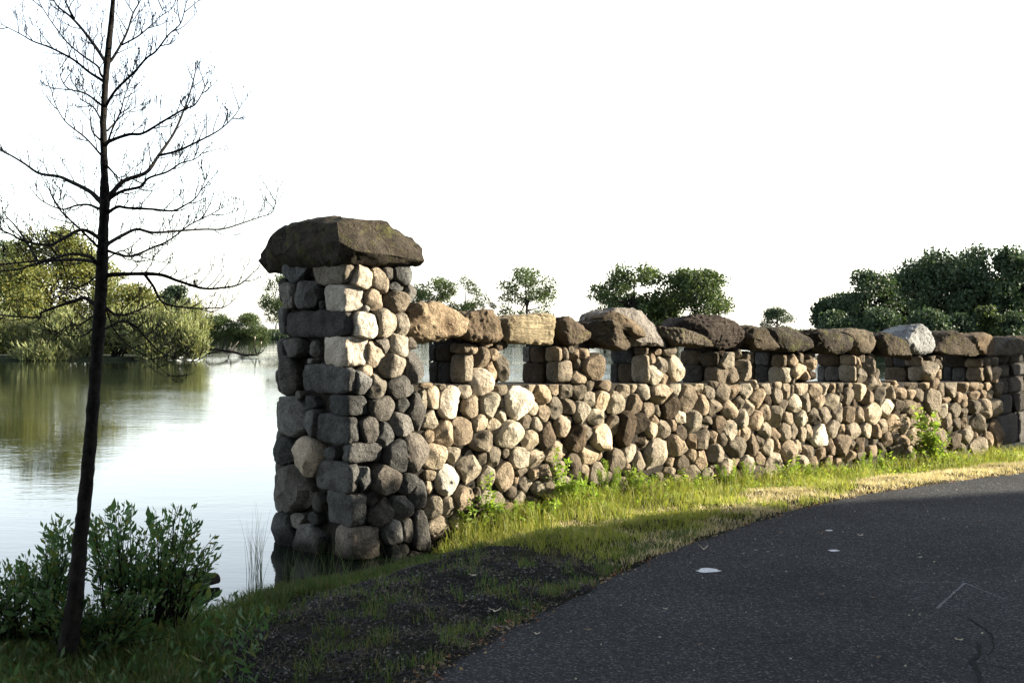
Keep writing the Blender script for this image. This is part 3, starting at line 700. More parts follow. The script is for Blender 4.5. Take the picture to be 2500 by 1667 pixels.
CAPS = [
 ('r', [(20,420),(120,340),(250,322),(400,362),(520,400),(555,460),(540,540),(480,600),(330,612),(250,640),(120,650),(50,600),(20,520)], 'cap_light', .15, .028, 0),
 ('r', [(545,425),(640,402),(770,405),(810,460),(850,570),(830,640),(700,650),(560,645),(520,600)], 'cap_brown', .12, .02, .04),
 ('r', [(835,470),(970,440),(1130,425),(1290,445),(1335,530),(1330,640),(1280,680),(1000,668),(850,640),(830,560)], 'cap_layer', .15, .012, .02),
 ('r', [(1290,445),(1420,455),(1500,500),(1555,560),(1540,620),(1480,662),(1340,682),(1310,560)], 'cap_dark', .10, .012, -.06),
 ('r', [(1560,495),(1640,480),(1740,470),(1860,560),(1885,620),(1880,680),(1830,722),(1700,695),(1600,630)], 'cap_brown', .15, .016, .06),
 ('r', [(1690,450),(1760,405),(1850,440),(1960,510),(2035,600),(2000,640),(1900,610),(1780,540)], 'cap_brown', .13, .014, .10),
 ('r', [(1640,440),(1780,370),(1900,375),(2040,400),(2130,500),(2200,590),(2262,680),(2200,692),(2080,685),(1900,680),(1760,600)], 'cap_white', .10, .012, -.02),
 ('q', [(1100,200),(1300,270),(1600,330),(1800,420),(1888,500),(1700,520),(1450,505),(1240,480),(1110,380)], 'cap_dark', .14, .012, .05),
 ('q', [(1400,270),(1410,160),(1500,80),(1680,60),(1850,65),(2100,160),(2220,300),(2255,400),(2210,525),(1950,530),(1700,500),(1480,440)], 'cap_black', .10, .018, -.04),
 ('s', [(470,265),(560,250),(680,290),(735,350),(748,420),(640,425),(520,420),(490,340)], 'cap_brown', .14, .014, .03),
 ('s', [(650,272),(742,262),(850,285),(920,350),(945,412),(860,428),(750,432),(700,380)], 'cap_dark', .13, .015, 0),
 ('s', [(880,290),(1080,290),(1180,325),(1240,372),(1225,430),(1100,452),(1000,440),(920,400)], 'cap_dark', .15, .016, .05),
 ('s', [(1100,290),(1220,275),(1330,300),(1370,380),(1360,442),(1240,452),(1170,400)], 'cap_brown', .10, .012, -.03),
 ('s', [(1372,330),(1480,300),(1540,350),(1610,440),(1618,470),(1480,462),(1380,455)], 'cap_dark', .15, .014, .05),
 ('s', [(1525,325),(1640,255),(1740,250),(1788,310),(1780,370),(1720,452),(1610,445),(1545,380)], 'cap_white', .11, .015, -.02),
 ('s', [(1790,318),(1880,290),(1960,340),(2080,440),(2040,462),(1850,455),(1770,440)], 'cap_dark', .14, .012, .03),
 ('s', [(1960,335),(2100,325),(2125,302),(2160,370),(2172,455),(2090,456),(1990,420)], 'cap_brown', .11, .012, 0)]
FR = {'r': (980, 640, 3.357), 'q': (1440, 760, 5.88), 's': (1640, 700, 2.735)}
for fr, pts, mt, ov, amp, fwd in CAPS:
    ox, oy, sc = FR[fr]; P = [(ox + x / sc, oy + y / sc) for x, y in pts]
    W_ = [wall_pt(x, y, ov * .45 + fwd * .5) for x, y in P]; c = sum(W_, Vector()) / len(W_)
    hgt = max(p.z for p in W_) - min(p.z for p in W_)
    cloud = []
    for p in W_:
        r = (p - c) * .99; p = c + r
        cloud.append(p)
        cloud.append(c + r * .80 + N * (ov * .5 + random.uniform(-.015, .02)))
        cloud.append(c + r * .93 + N * (ov * .28))
        bk = c + U * r.dot(U) * .92 + Z * r.z * .86 - N * (TW * .75 + ov * .3)
        cloud.append(bk); cloud.append(c + U * r.dot(U) * .75 + Z * r.z * .68 - N * (TW * 1.05 + ov * .4 + random.uniform(-.04, .04)))
    me = hull_rock('cap', cloud, 8, amp * 1.05, 4.5, 0, .016, 13)
    cc = recentre(me)
    o = put('cap_stone', me, M[mt], wall); o.location = cc - wall.location
# flat bedding slabs under the caps close the gap above each post
beds = []
for (xa, xb, _) in POSTS:
    s0, _z = wall_uv(xa, 900); s1, _z = wall_uv(xb, 900)
    for k in range(2):
        w = (s1 - s0) * .5 + .05
        me = block_mesh('bed', (w / 2, TW / 2 - .02, .05), 4, 6, .010)
        s = s0 + w * (k + .5) - .02
        beds.append(place_block('stone', me, WP + U * s + Z * (z_cap(s) + .045) - N * (TW / 2 - .005), U, N, M['s2'], wall))
join_objs('bedding_slabs', beds, M['s2'], wall)

# ------------------------------------------------------------------ the further wall, its shade put into dark stone
wall2 = empty('stone_wall', W2 + U2 * 1.5, 'recessed wall of large squared blocks in stone darkened for shade beyond the end of the long parapet at right', 'wall')
child('mortar_core', box_mesh('core', W2, U2, N2, -.3, 5.5, -.5, z_cap(wall_end) + .1, -.5, -.03), M['mortar'], wall2, False)
zz = -.15
for hgt in (.36, .52, .30, .26, .2, .3):
    s = -.15 - random.uniform(0, .4)
    while s < 5.4:
        w = random.uniform(.5, 1.1); me = block_mesh('blk', (w / 2 - .008, .12, hgt / 2 - .008), 7, 7, .012)
        place_block('stone', me, W2 + U2 * (s + w / 2) + Z * (zz + hgt / 2) - N2 * .08, U2, N2, M['p1'], wall2)
        s += w
    zz += hgt
s = -.35
for k in range(3):
    w = (2.1, 1.3, 1.6)[k]; top = EYE - (832 - HY) / F * 17.2 + .02; bot = EYE - (876 - HY) / F * 17.0
    cl = []
    for x, z in ((0, .25), (.08, .8), (.3, 1), (.7, .95), (.95, .7), (1, .3), (.8, 0), (.4, -.08), (.1, 0)):
        for d, f_ in ((.22, .85), (.10, 1), (-.4, 1), (-.6, .8)):
            cl.append(W2 + U2 * (s + w * (.5 + (x - .5) * f_)) + Z * (bot + (top - bot) * (.5 + (z - .5) * f_)) + N2 * d)
    me = hull_rock('cap', cl, 7, .02, 6, 1, .01); cc = recentre(me); o = put('cap_stone', me, M['cap_dark'], wall2); o.location = cc - wall2.location
    s += w * .96
# concrete walk in front of it
a = W2 - U2 * .3 + N2 * .02
vs = [a, a + U2 * 5.5, a + U2 * 5.5 + N2 * 1.0, a + N2 * .62]
hz = float(base_h(np.array(8.0), 0)); me = mesh_from('walk', [Vector((p.x, p.y, z)) for z in (hz - .2, hz + .02) for p in vs], [(3, 2, 1, 0), (4, 5, 6, 7), (0, 1, 5, 4), (1, 2, 6, 5), (2, 3, 7, 6), (3, 0, 4, 7)])
M['concrete'] = simple_noise_mat('pale_concrete', [(.35, (.15, .145, .135)), (.65, (.22, .21, .20))], 9, bumpd=.006)
bm = bmesh.new(); bm.from_mesh(me); bmesh.ops.recalc_face_normals(bm, faces=bm.faces[:]); bm.to_mesh(me); bm.free()
tag(put('pavement', me, M['concrete'], None, False), 'short pale concrete pavement at the foot of the dark recessed wall', kind='structure')

# ------------------------------------------------------------------ the pillar
pil = empty('stone_pillar', C0 + U * .37 - N * .55, 'tall square fieldstone pillar standing in the water at the wall end under a wide dark slab', 'pillar')
PT = 2.62                                    # top of the masonry
BAT = .055                                    # batter of the front, metres per metre
def corner(z): return C0 + N * (PT - z) * BAT
PL, PE = .75, 1.17                            # front length, end length
NF = (N + Z * BAT).normalized()
def front_uv(px, py):
    p = on_plane(px, py, Vector((C0.x, C0.y, PT)), NF); return (p - C0).dot(U), p.z
def end_uv(px, py):
    p = on_plane(px, py, C0, -U); return -(p - C0).dot(N), p.z
# core: slightly smaller than the faces
ins = .07; vs = []
for z in (-.8, PT):
    c = corner(z); vs += [c + U * ins - N * ins, c + U * (PL + (PT - z) * .015 - ins) - N * ins, c + U * (PL + (PT - z) * .015 - ins) - N * (PE + (PT - z) * (BAT + .03) - ins), c + U * ins - N * (PE + (PT - z) * (BAT + .03) - ins)]
vs = [Vector((v.x, v.y, -.8 if k < 4 else PT)) for k, v in enumerate(vs)]
child('mortar_core', mesh_from('core', vs, [(3, 2, 1, 0), (4, 5, 6, 7), (0, 1, 5, 4), (1, 2, 6, 5), (2, 3, 7, 6), (3, 0, 4, 7)]), M['mortar'], pil, False)
S1, S2 = (620, 480, 3.136), (620, 940, 3.136)
CB = [(S1, 505, 670, 460, 620, 742, 4), (S1, 677, 880, 537, 645, 842, 5), (S1, 872, 1080, 232, 690, 738, 1), (S1, 1072, 1298, 522, 675, 876, 5), (S1, 1292, 1515, 350, 705, 756, 2),
      (S2, 75, 238, 545, 700, 880, 2), (S2, 232, 456, 440, 665, 816, 2), (S2, 460, 608, 640, 800, 975, 2), (S2, 600, 832, 435, 715, 780, 2), (S2, 840, 1088, 510, 745, 862, 3), (S2, 1095, 1345, 565, 745, 970, 3)]
pm = {1: M['p1'], 2: M['p2'], 3: M['p3'], 4: M['p4'], 5: M['p5']}
for (fo, y0, y1, xl, xc, xr, t) in CB:
    ox, oy, sc = fo; ym = oy + (y0 + y1) / 2 / sc
    e, _ = end_uv(ox + xl / sc, ym); f_, _ = front_uv(ox + xr / sc, ym)
    _, zt = end_uv(ox + xc / sc, oy + y0 / sc); _, zb = end_uv(ox + xc / sc, oy + y1 / sc)
    zm = (zt + zb) / 2; c = corner(zm); f_ = max(.10, f_); pr = .02
    ex = 4.5 if t in (1, 2) else 7.0
    me = block_mesh('corner', ((f_ + pr) / 2, (e + pr) / 2, (zt - zb) / 2 + .006), ex, 11, .012, 5, (.86, .95))
    place_block('stone', me, c + U * ((f_ - pr) / 2) - N * ((e - pr) / 2) + Z * zm, U, N, pm[t], pil)
# end face
EL = parse('''335 585 210 140 2;285 765 110 195 3;425 755 185 210 2;525 830 40 70 1;480 1165 65 125 3;440 1258 220 35 3;320 1160 190 140 2;275 1370 140 285 3''', *S1[:2], 3.136)
EL += parse('''345 75 45 60 3;292 238 215 290 3;440 140 160 105 2;450 290 115 235 10 2;255 495 150 215 2;440 545 190 300 -20 4;585 520 80 110 2;300 790 290 350 3;510 895 90 140 2
340 1035 165 120 3;470 1020 80 100 2;245 1110 160 270 2;435 1180 200 230 3;270 1400 160 200 1;420 1420 150 180 1;600 1440 180 150 1''', *S2[:2], 3.136)
def dome_set(L, uvf, O, UU, NN, root, mats_, blocked, bat=0.0, thick=1.0, grow=1.3):
    cs = []
    for px, py, a, b, r, t in L:
        s, z = uvf(px, py); s2, _ = uvf(px + a, py); _, z2 = uvf(px, py - b); cs.append([s, z, max(.02, abs(s2 - s)), max(.02, z2 - z), r, t])
    ac = cs + blocked
    for k, c in enumerate(cs):
        R = stone_outline(k, ac, 26, gap=.0, grow=grow)
        me, base = dome_mesh('stone', O, UU, NN, c[0], c[1], R, thick, inset=(.55, .8))
        base = base + N * (PT - c[1]) * bat
        me.materials.append(mats_[c[5]])
        o = bpy.data.objects.new('stone', me); COL.objects.link(o); o.parent = root; o.location = base - root.location
bE, bF = [], []
for (fo, y0, y1, xl, xc, xr, t) in CB:
    ox, oy, sc = fo; ym = oy + (y0 + y1) / 2 / sc
    e, z = end_uv(ox + xl / sc, ym); f_, _ = front_uv(ox + xr / sc, ym); _, zt = end_uv(ox + xc / sc, oy + y0 / sc); hz_ = zt - z
    bE.append([e / 2, z, e / 2, hz_, 0, t]); bF.append([max(.1, f_) / 2, z, max(.1, f_) / 2, hz_, 0, t])
dome_set(EL, end_uv, C0, -N, -U, pil, pm, bE, BAT * 0, .7, 1.08)
FL = parse('''815 620 140 195 4;955 650 125 190 -8 4;1025 590 90 95 3;1135 600 165 130 2;1085 690 110 60 2;1190 735 85 110 3;910 780 140 165 -12 4;1075 810 170 165 4;850 860 50 55 3
835 985 215 205 5;990 975 160 220 -18 4;1120 985 110 200 -5 4;915 1200 130 205 -5 4;985 1140 105 115 3;1095 1130 140 210 -20 4;1195 1130 85 85 3;1055 1295 190 185 4;860 1335 70 90 4
820 1415 120 200 -5 3;935 1450 110 250 5 4;1205 1310 125 250 3;1105 1460 190 180 2''', *S1[:2], 3.136)
FL += parse('''975 170 185 205 3;1140 165 75 150 -8 3;1225 195 115 330 2;1110 290 150 190 -12 3;885 340 140 210 2;990 390 115 215 2;1070 540 140 300 -8 2;1225 520 155 320 3
835 720 110 230 2;1000 720 195 220 2;1165 755 130 160 2;1245 830 130 240 2;900 880 80 120 1;960 965 165 200 1;1115 935 140 190 2;1055 1125 125 200 3;1165 1110 110 210 -8 2;1255 1110 140 320 3
1075 1290 70 170 2;1140 1260 60 120 2;1220 1340 130 140 1;1000 1400 120 120 1;880 1420 120 120 1''', *S2[:2], 3.136)  # lower front stones toned dark, the shade on them included
dome_set(FL, front_uv, C0, U, N, pil, pm, bF, BAT)
# far sides of the pillar (not seen from the front) get plain courses
for k in range(9):
    z = .1 + k * .29
    for j in range(3):
        me = block_mesh('b', (.08, .18, .135), 4, 5, .01); place_block('stone', me, corner(z) + U * (PL - .03) - N * (.35 + j * .36) + Z * z, U, N, pm[random.choice((1, 2, 3))], pil)
        me = block_mesh('b', (.13, .08, .135), 4, 5, .01); place_block('stone', me, C0 + U * (.12 + j * .25) - N * (PE + (PT - z) * .03 - .03) + Z * z, U, N, pm[random.choice((1, 2, 3))], pil)
# neck of mortar under the slab
child('mortar_neck', box_mesh('neck', C0, U, N, .03, PL - .05, PT - .08, PT + .16, -PE + .05, -.03), M['mortar'], pil, False)
# cap slab: lower rim, widest rim and top ridge, from the photo's outline
def cp(f_, e, z): return C0 + U * f_ - N * e + Z * z
oh = .20
slab = [cp(-.02, -.02, PT + .02), cp(PL + .03, -.06, PT + .02), cp(PL + .05, PE + .10, PT), cp(-.04, PE + .12, PT - .02),
        cp(-.07, -.06, PT + .20), cp(.02, -.14, PT + .13), cp(.40, -.14, PT + .10), cp(PL + .02, -.13, PT + .06), cp(PL + .05, -.04, PT + .17), cp(PL + .07, PE * .6, PT + .16), cp(PL + .03, PE + .2, PT + .12), cp(-.13, PE + .20, PT + .09), cp(-.16, PE * .75, PT + .14), cp(-.09, .22, PT + .20),
        cp(-.05, .02, PT + .37), cp(.16, .00, PT + .42), cp(.42, -.03, PT + .38), cp(.62, .03, PT + .34), cp(.76, .15, PT + .25),
        cp(0.08, .30, PT + .46), cp(.35, .30, PT + .42), cp(.62, .45, PT + .37), cp(-.10, .60, PT + .41), cp(.2, .75, PT + .41), cp(-.02, 1.05, PT + .40), cp(-.16, 1.0, PT + .32), cp(.6, 1.1, PT + .25)]
me = hull_rock('slab', slab, 12, .024, 4.0, 0, .022, 0); cc = recentre(me)
M['slab'] = stone_mat('pillar_slab_stone', (.085, .072, .056), (.035, .031, .027), .35, 1.4, 'lump', .30)
o = put('cap_slab', me, M['slab'], pil); o.location = cc - pil.location
print('stones', len(allc), 'caps', len(CAPS))

# added gate pillar, unseen beyond the right edge, placed to shade the recessed wall
pc = W2 + U2 * .5 + Vector((math.cos(SUN_AZ), math.sin(SUN_AZ), 0)) * 3.1
shade_pillar = empty('stone_pillar', Vector((pc.x, pc.y, .2)), 'added unseen gate pillar past the right picture edge, placed to shade the recessed wall', 'pillar')
for k in range(8):
    for sx in (-1, 1):
        for sy in (-1, 1):
            me = block_mesh('b', (.32, .32, .158), 5, 5, .012); place_block('stone', me, Vector((pc.x, pc.y, 0)) + U * (sx * .31) + N * (sy * .31) + Z * (.2 + .16 + k * .31), U, N, pm[random.choice((2, 3))], shade_pillar)
me = block_mesh('cap', (.8, .8, .2), 4, 8, .03); place_block('cap_slab', me, Vector((pc.x, pc.y, 2.85)), U, N, M['slab'], shade_pillar)
# ------------------------------------------------------------------ foliage helpers
def cards(cent, size, asp=.5, flat=0.0, droop=0.0, dirs=None):
    """diamond leaves: cent (n,3), size (n,), returns V,L,C"""
    n = len(cent); a = RNG.normal(size=(n, 3)) if dirs is None else dirs + RNG.normal(size=(n, 3)) * .25
    a[:, 2] -= droop; a /= np.linalg.norm(a, axis=1)[:, None]
    b = RNG.normal(size=(n, 3)); b[:, 2] *= (1 - flat) ; b -= (b * a).sum(1)[:, None] * a; b /= np.linalg.norm(b, axis=1)[:, None] + 1e-9
    c = np.cross(a, b); s = size[:, None]
    V = np.stack([cent - a * s * .5, cent + b * s * asp * .5 + c * s * .06, cent + a * s * .5, cent - b * s * asp * .5 + c * s * .06], 1).reshape(-1, 3)
    return V, np.arange(n * 4), np.full(n, 4)
def blob_points(lobes, n, shell=.30):
    """points through the clumps of a crown; lobes: (x,y,z,rx,ry,rz)"""
    lo = np.array(lobes, float); w = (lo[:, 3] * lo[:, 5]) ** 1.0; w /= w.sum(); k = RNG.choice(len(lo), n, p=w)
    d = RNG.normal(size=(n, 3)); d /= np.linalg.norm(d, axis=1)[:, None]; r = (shell + (1 - shell) * RNG.random(n)) ** .8
    return lo[k, :3] + d * r[:, None] * lo[k, 3:6]
def tube(pts, rad, sides=6, V=None, F_=None):
    V = [] if V is None else V; F_ = [] if F_ is None else F_
    o = len(V); n = len(pts); up = Vector((0, 1, 0))
    for k, p in enumerate(pts):
        d = (pts[min(k + 1, n - 1)] - pts[max(k - 1, 0)]); d = d.normalized() if d.length > 1e-9 else Vector((0, 0, 1))
        a = d.cross(up); a = a.normalized() if a.length > 1e-3 else Vector((1, 0, 0)); b = d.cross(a)
        for s in range(sides):
            t = 2 * math.pi * s / sides; V.append(p + (a * math.cos(t) + b * math.sin(t)) * rad[k])
    for k in range(n - 1):
        for s in range(sides):
            q = o + k * sides + s; r = o + k * sides + (s + 1) % sides; F_.append((q, r, r + sides, q + sides))
    F_.append(tuple(range(o, o + sides))[::-1]); F_.append(tuple(range(o + (n - 1) * sides, o + n * sides)))
    return V, F_

def far_tree(name, label, cat, px, top, base_py, wpx, depth, mat, group=None, n=2600, shape='round', zb=1.0, leaf=None, gaps=1.0, trunk=True, clumps=26, low=.25):
    """a leafy tree at depth; px centre, top/base pixel rows, crown width in px"""
    m_ = depth / F; X = (px - CX) * m_; zt = EYE - (top - HY) * m_ + .25; w = wpx * m_ / 2 * (1.27 if depth > 120 else 1.1); Hh = zt - zb
    root = empty(name, (X, depth, zb), label, cat, group); clumps = int(clumps * 1.5); gaps *= 1.32 if depth < 115 else 1.0
    lob = []
    for k in range(clumps):
        t = k / clumps; u = RNG.random(); ph = RNG.random() * 6.283; zz = low + (1 - low) * RNG.random()
        if shape == 'round': prof = math.sqrt(max(.03, 1 - ((zz - .62) / .42) ** 2)) if zz > .62 else .72 + .28 * (zz / .62)
        elif shape == 'dome': prof = math.sqrt(max(.03, 1 - (zz - .1) ** 2 / .82))
        else: prof = .9
        r = (.45 + .5 * u) * prof * .84; rr = w * RNG.uniform(.19, .36) * gaps
        lob.append((X + math.cos(ph) * r * w, depth + math.sin(ph) * r * w, zb + zz * Hh - rr * .5, rr, rr, rr * .72))
    n = int(n * 2.3); P = blob_points(lob, n); sz = RNG.uniform(.7, 1.3, n) * (leaf or (w * .058))
    child('crown', np_mesh('crown', *cards(P, sz, .7, .2)), mat, root)
    if trunk:
        V, Fc = [], []; th = Hh * low * 1.3 + .4; lean = RNG.uniform(-.06, .06)
        tr = w * .045 + .05
        pts = [Vector((X + lean * t * Hh, depth, zb - .8 + t * (Hh * .78 + .8))) for t in (0, .1, .25, .5, .75, 1)]
        tube(pts, [tr * q for q in (1.35, 1.05, .85, .6, .35, .12)], 7, V, Fc)
        child('trunk', mesh_from('trunk', V, Fc), M['bark'], root)
        V, Fc = [], []
        for k in range(min(14, clumps)):
            c = Vector(lob[k][:3]); t0 = RNG.uniform(.22, .7); s = Vector((X + lean * t0 * Hh, depth, zb + t0 * Hh * .72)); mid = (s + c) / 2 + Vector((0, 0, -.05 * Hh))
            tube([s, mid, c], [tr * .42, tr * .25, tr * .08], 5, V, Fc)
        child('branch', mesh_from('branches', V, Fc), M['bark'], root)
    return root

# ------------------------------------------------------------------ far shore and islands
def island(name, label, pts, z, mat):
    n = len(pts); ct = Vector((sum(p[0] for p in pts) / n, sum(p[1] for p in pts) / n, 0)); V = []
    for f, zz in ((1.0, -.5), (.992, .12), (.97, z * .8), (.9, z)):
        for x, y in pts: V.append((ct.x + (x - ct.x) * f, ct.y + (y - ct.y) * f, zz + random.uniform(-.05, .05)))
    Fc = [tuple(range(3 * n, 4 * n))]
    for r in range(3):
        for k in range(n): Fc.append((r * n + k, r * n + (k + 1) % n, (r + 1) * n + (k + 1) % n, (r + 1) * n + k))
    return tag(put(name, mesh_from(name, V, Fc), mat), label, kind='structure')
M['far_bank'] = simple_noise_mat('far_bank_growth', [(.35, (.010, .014, .008)), (.6, (.022, .03, .014)), (.75, (.035, .03, .02))], .6, bumpd=.3, bscale=3)
island('far_shore', 'low green far shore across the pond', [(-46, 176), (-30, 173), (0, 172), (60, 168), (120, 150), (170, 120), (240, 110), (400, 140), (400, 205), (-46, 200)], .95, M['far_bank'])
island('island', 'low island bank under the yellow green trees at left', [(-80, 82), (-60, 74.5), (-45, 73), (-30, 72.6), (-22.4, 73.5), (-20.6, 77), (-24, 86), (-50, 100), (-80, 100)], .22, M['far_bank'])
hz = [(x, 2600 + 80 * math.sin(x * .002)) for x in range(-2600, 1, 200)]
V = [(x, y, 0) for x, y in hz] + [(x, y, 3.5 + 2 * math.sin(x * .004) + 1 * math.sin(x * .013)) for x, y in hz]; n = len(hz)
V += [(x, y + 300, 0) for x, y in hz]
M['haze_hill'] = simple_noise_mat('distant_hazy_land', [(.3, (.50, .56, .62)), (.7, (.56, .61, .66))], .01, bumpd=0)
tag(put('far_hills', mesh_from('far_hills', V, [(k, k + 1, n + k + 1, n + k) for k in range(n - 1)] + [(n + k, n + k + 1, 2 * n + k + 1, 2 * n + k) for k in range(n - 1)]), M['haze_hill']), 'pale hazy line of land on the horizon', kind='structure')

# reeds and low growth along the far shore (nobody could count them)
P = []
for k in range(9000):
    x = RNG.uniform(-45, 60); y = 173 + (x < 0) * (-(x + 0) * .02) + RNG.uniform(-1.2, 14); P.append((x, y, .55 + RNG.random() ** 2 * .7 - (y < 174) * .35))
P = np.array(P); d = np.tile([0, 0, 1.0], (len(P), 1))
tag(put('reeds', np_mesh('reeds', *cards(P, RNG.uniform(.35, .9, len(P)), .35, 0, 0, d)), M['lf_dark']), 'low reeds and brush along the far shore', 'reeds', kind='stuff')

far_tree('oak_tree', 'tall dark tree with bare lower trunk on the far shore, just left of the pillar', 'tree', 692, 668, 808, 112, 182, M['lf_far'], n=3600, zb=.95, low=.22, clumps=24, gaps=1.0)
far_tree('bush', 'rounded dark bush on the far shore with bare poles rising behind it', 'bush', 530, 768, 825, 96, 171, M['lf_far'], n=5000, shape='dome', zb=.6, low=.0, trunk=False, clumps=20, gaps=1.3)
far_tree('bush', 'rounded dark bush on the far shore between the pole bush and the tall tree', 'bush', 606, 768, 822, 84, 171, M['lf_far'], n=4500, shape='dome', zb=.6, low=.0, trunk=False, clumps=16, gaps=1.3)
far_tree('oak_tree', 'airy light green tree above the first cap stone, right of the pillar', 'tree', 1052, 668, 808, 120, 170, M['lf_far'], n=2600, zb=.9, low=.10, clumps=18, gaps=.95)
far_tree('oak_tree', 'light green tree behind the second cap stone', 'tree', 1132, 671, 808, 112, 168, M['lf_far'], n=2600, zb=.9, low=.10, clumps=18)
far_tree('oak_tree', 'broad spreading tree behind the layered cap stone', 'tree', 1290, 655, 808, 136, 165, M['lf_far'], n=3800, zb=.9, low=.10, clumps=28)
far_tree('oak_tree', 'small low tree left of the broad spreading tree', 'tree', 1190, 738, 808, 56, 165, M['lf_far'], n=1300, zb=.9, low=.10, clumps=12)
far_tree('oak_tree', 'large dark round crowned tree, left one of the pair above the white cap stone', 'tree', 1545, 648, 808, 190, 150, M['lf_far'], n=5200, zb=.9, low=.10, clumps=36)
far_tree('oak_tree', 'large green tree, right one of the pair above the white cap stone', 'tree', 1695, 655, 808, 186, 150, M['lf_far'], n=5400, zb=.9, low=.10, clumps=38)
far_tree('oak_tree', 'lower dark bough tree on the left flank of the large pair', 'tree', 1478, 712, 808, 80, 152, M['lf_far'], n=1500, zb=.9, low=.10, clumps=13)
far_tree('oak_tree', 'small dark domed tree standing alone against the sky', 'tree', 1895, 754, 812, 96, 165, M['lf_dark'], n=2200, shape='dome', zb=.9, low=.10, clumps=20, gaps=.9)
RM = [(2050, 720, 120, 112, 'dark tree forming the sloping left end of the right hand grove'), (2130, 668, 150, 108, 'second dark tree from the left in the right hand grove'),
      (2215, 672, 130, 110, 'dark tree in the middle of the right hand grove'), (2292, 610, 190, 102, 'tall domed dark tree of the right hand grove'), (2400, 602, 180, 98, 'tallest dark tree of the grove behind the white peaked cap stone'),
      (2490, 596, 170, 96, 'dark tree cut by the right edge of the picture'), (2560, 600, 170, 99, 'dark tree just beyond the right edge of the grove')]
for px, top, w, dp, lb in RM:
    far_tree('oak_tree', lb, 'tree', px, top, 810, w, dp, M['lf_dark'], 'trees of the right hand grove', n=5600, zb=.9, low=.10, clumps=44, gaps=1.05, leaf=.27)
for px, top, w, lb, mt in ((2035, 766, 90, 'low dark bush at the left foot of the right hand grove', 'lf_dark'), (2150, 758, 110, 'wide low bush under the middle of the grove', 'lf_dark'), (2270, 760, 120, 'wide dark bush below the tall domed tree', 'lf_dark'),
                      (2412, 748, 66, 'lighter green sunlit bush in front of the dark grove', 'lf_far'), (2350, 770, 90, 'dark bush beside the lighter sunlit bush', 'lf_dark'), (2480, 765, 90, 'dark bush at the right foot of the grove', 'lf_dark')):
    far_tree('bush', lb, 'bush', px, top, 822, w, 92, M[mt], n=1800, shape='dome', zb=.5, low=0, trunk=False, clumps=18, gaps=1.4, leaf=.22)
# slim bare poles
for px, top, lb in ((501, 735, 'left thin bare pole tree rising behind the shore bush'), (516, 738, 'right thin bare pole tree rising behind the shore bush')):
    root = empty('bare_tree', at(px, 808, 178), lb, 'tree', 'bare pole trees'); V, Fc = [], []
    a = at(px - 2, 826, 178); b = at(px + 3, top, 178); tube([a, (a + b) / 2 + Vector((.2, 0, 0)), b], [.16, .10, .03], 5, V, Fc); child('trunk', mesh_from('trunk', V, Fc), M['bark_pale'], root)
    V, Fc = [], []
    for k in range(7):
        t = random.uniform(.35, .95); s = a.lerp(b, t); e = s + Vector((random.choice((-1, 1)) * random.uniform(.4, 1.3), 0, random.uniform(.5, 1.2))); tube([s, (s + e) / 2 + Vector((0, 0, -.1)), e], [.05, .035, .015], 4, V, Fc)
    child('branch', mesh_from('branch', V, Fc), M['bark_pale'], root)

# island trees (left)
def I(*a, **k): return far_tree(*a, **k)
I('willow_tree', 'tall yellow green tree at left on the island, behind the bare tree', 'tree', 120, 556, 860, 230, 84, M['lf_yellow'], n=9500, zb=.5, low=.08, clumps=64, leaf=.19)
I('willow_tree', 'dark green tree crown at the left picture edge behind the yellow green tree', 'tree', -10, 590, 860, 170, 92, M['lf_far'], n=4500, zb=.5, low=.1, clumps=30, leaf=.2)
I('willow_tree', 'yellow green tree filling the left edge of the island', 'tree', 30, 640, 860, 190, 80, M['lf_yellow'], n=6000, zb=.5, low=.05, clumps=40, leaf=.18)
I('willow_tree', 'lower yellow green tree right of the bare trunk', 'tree', 305, 695, 860, 190, 82, M['lf_yellow'], n=6500, zb=.5, low=.05, clumps=40, leaf=.18)
I('willow_tree', 'thin crowned yellow green tree directly behind the bare trunk', 'tree', 235, 628, 860, 150, 86, M['lf_yellow'], n=3600, zb=.5, low=.1, clumps=24, leaf=.18)
I('willow_tree', 'bright bushy tree at the right shoulder of the island trees', 'tree', 372, 742, 860, 110, 80, M['lf_yellow'], n=3200, shape='dome', zb=.5, low=.0, clumps=24, leaf=.17)
I('pine_tree', 'small dark flat topped pine on the island against the sky', 'tree', 422, 703, 860, 84, 95, M['lf_dark'], n=1500, zb=.5, low=.55, clumps=14, leaf=.2, gaps=1.1)
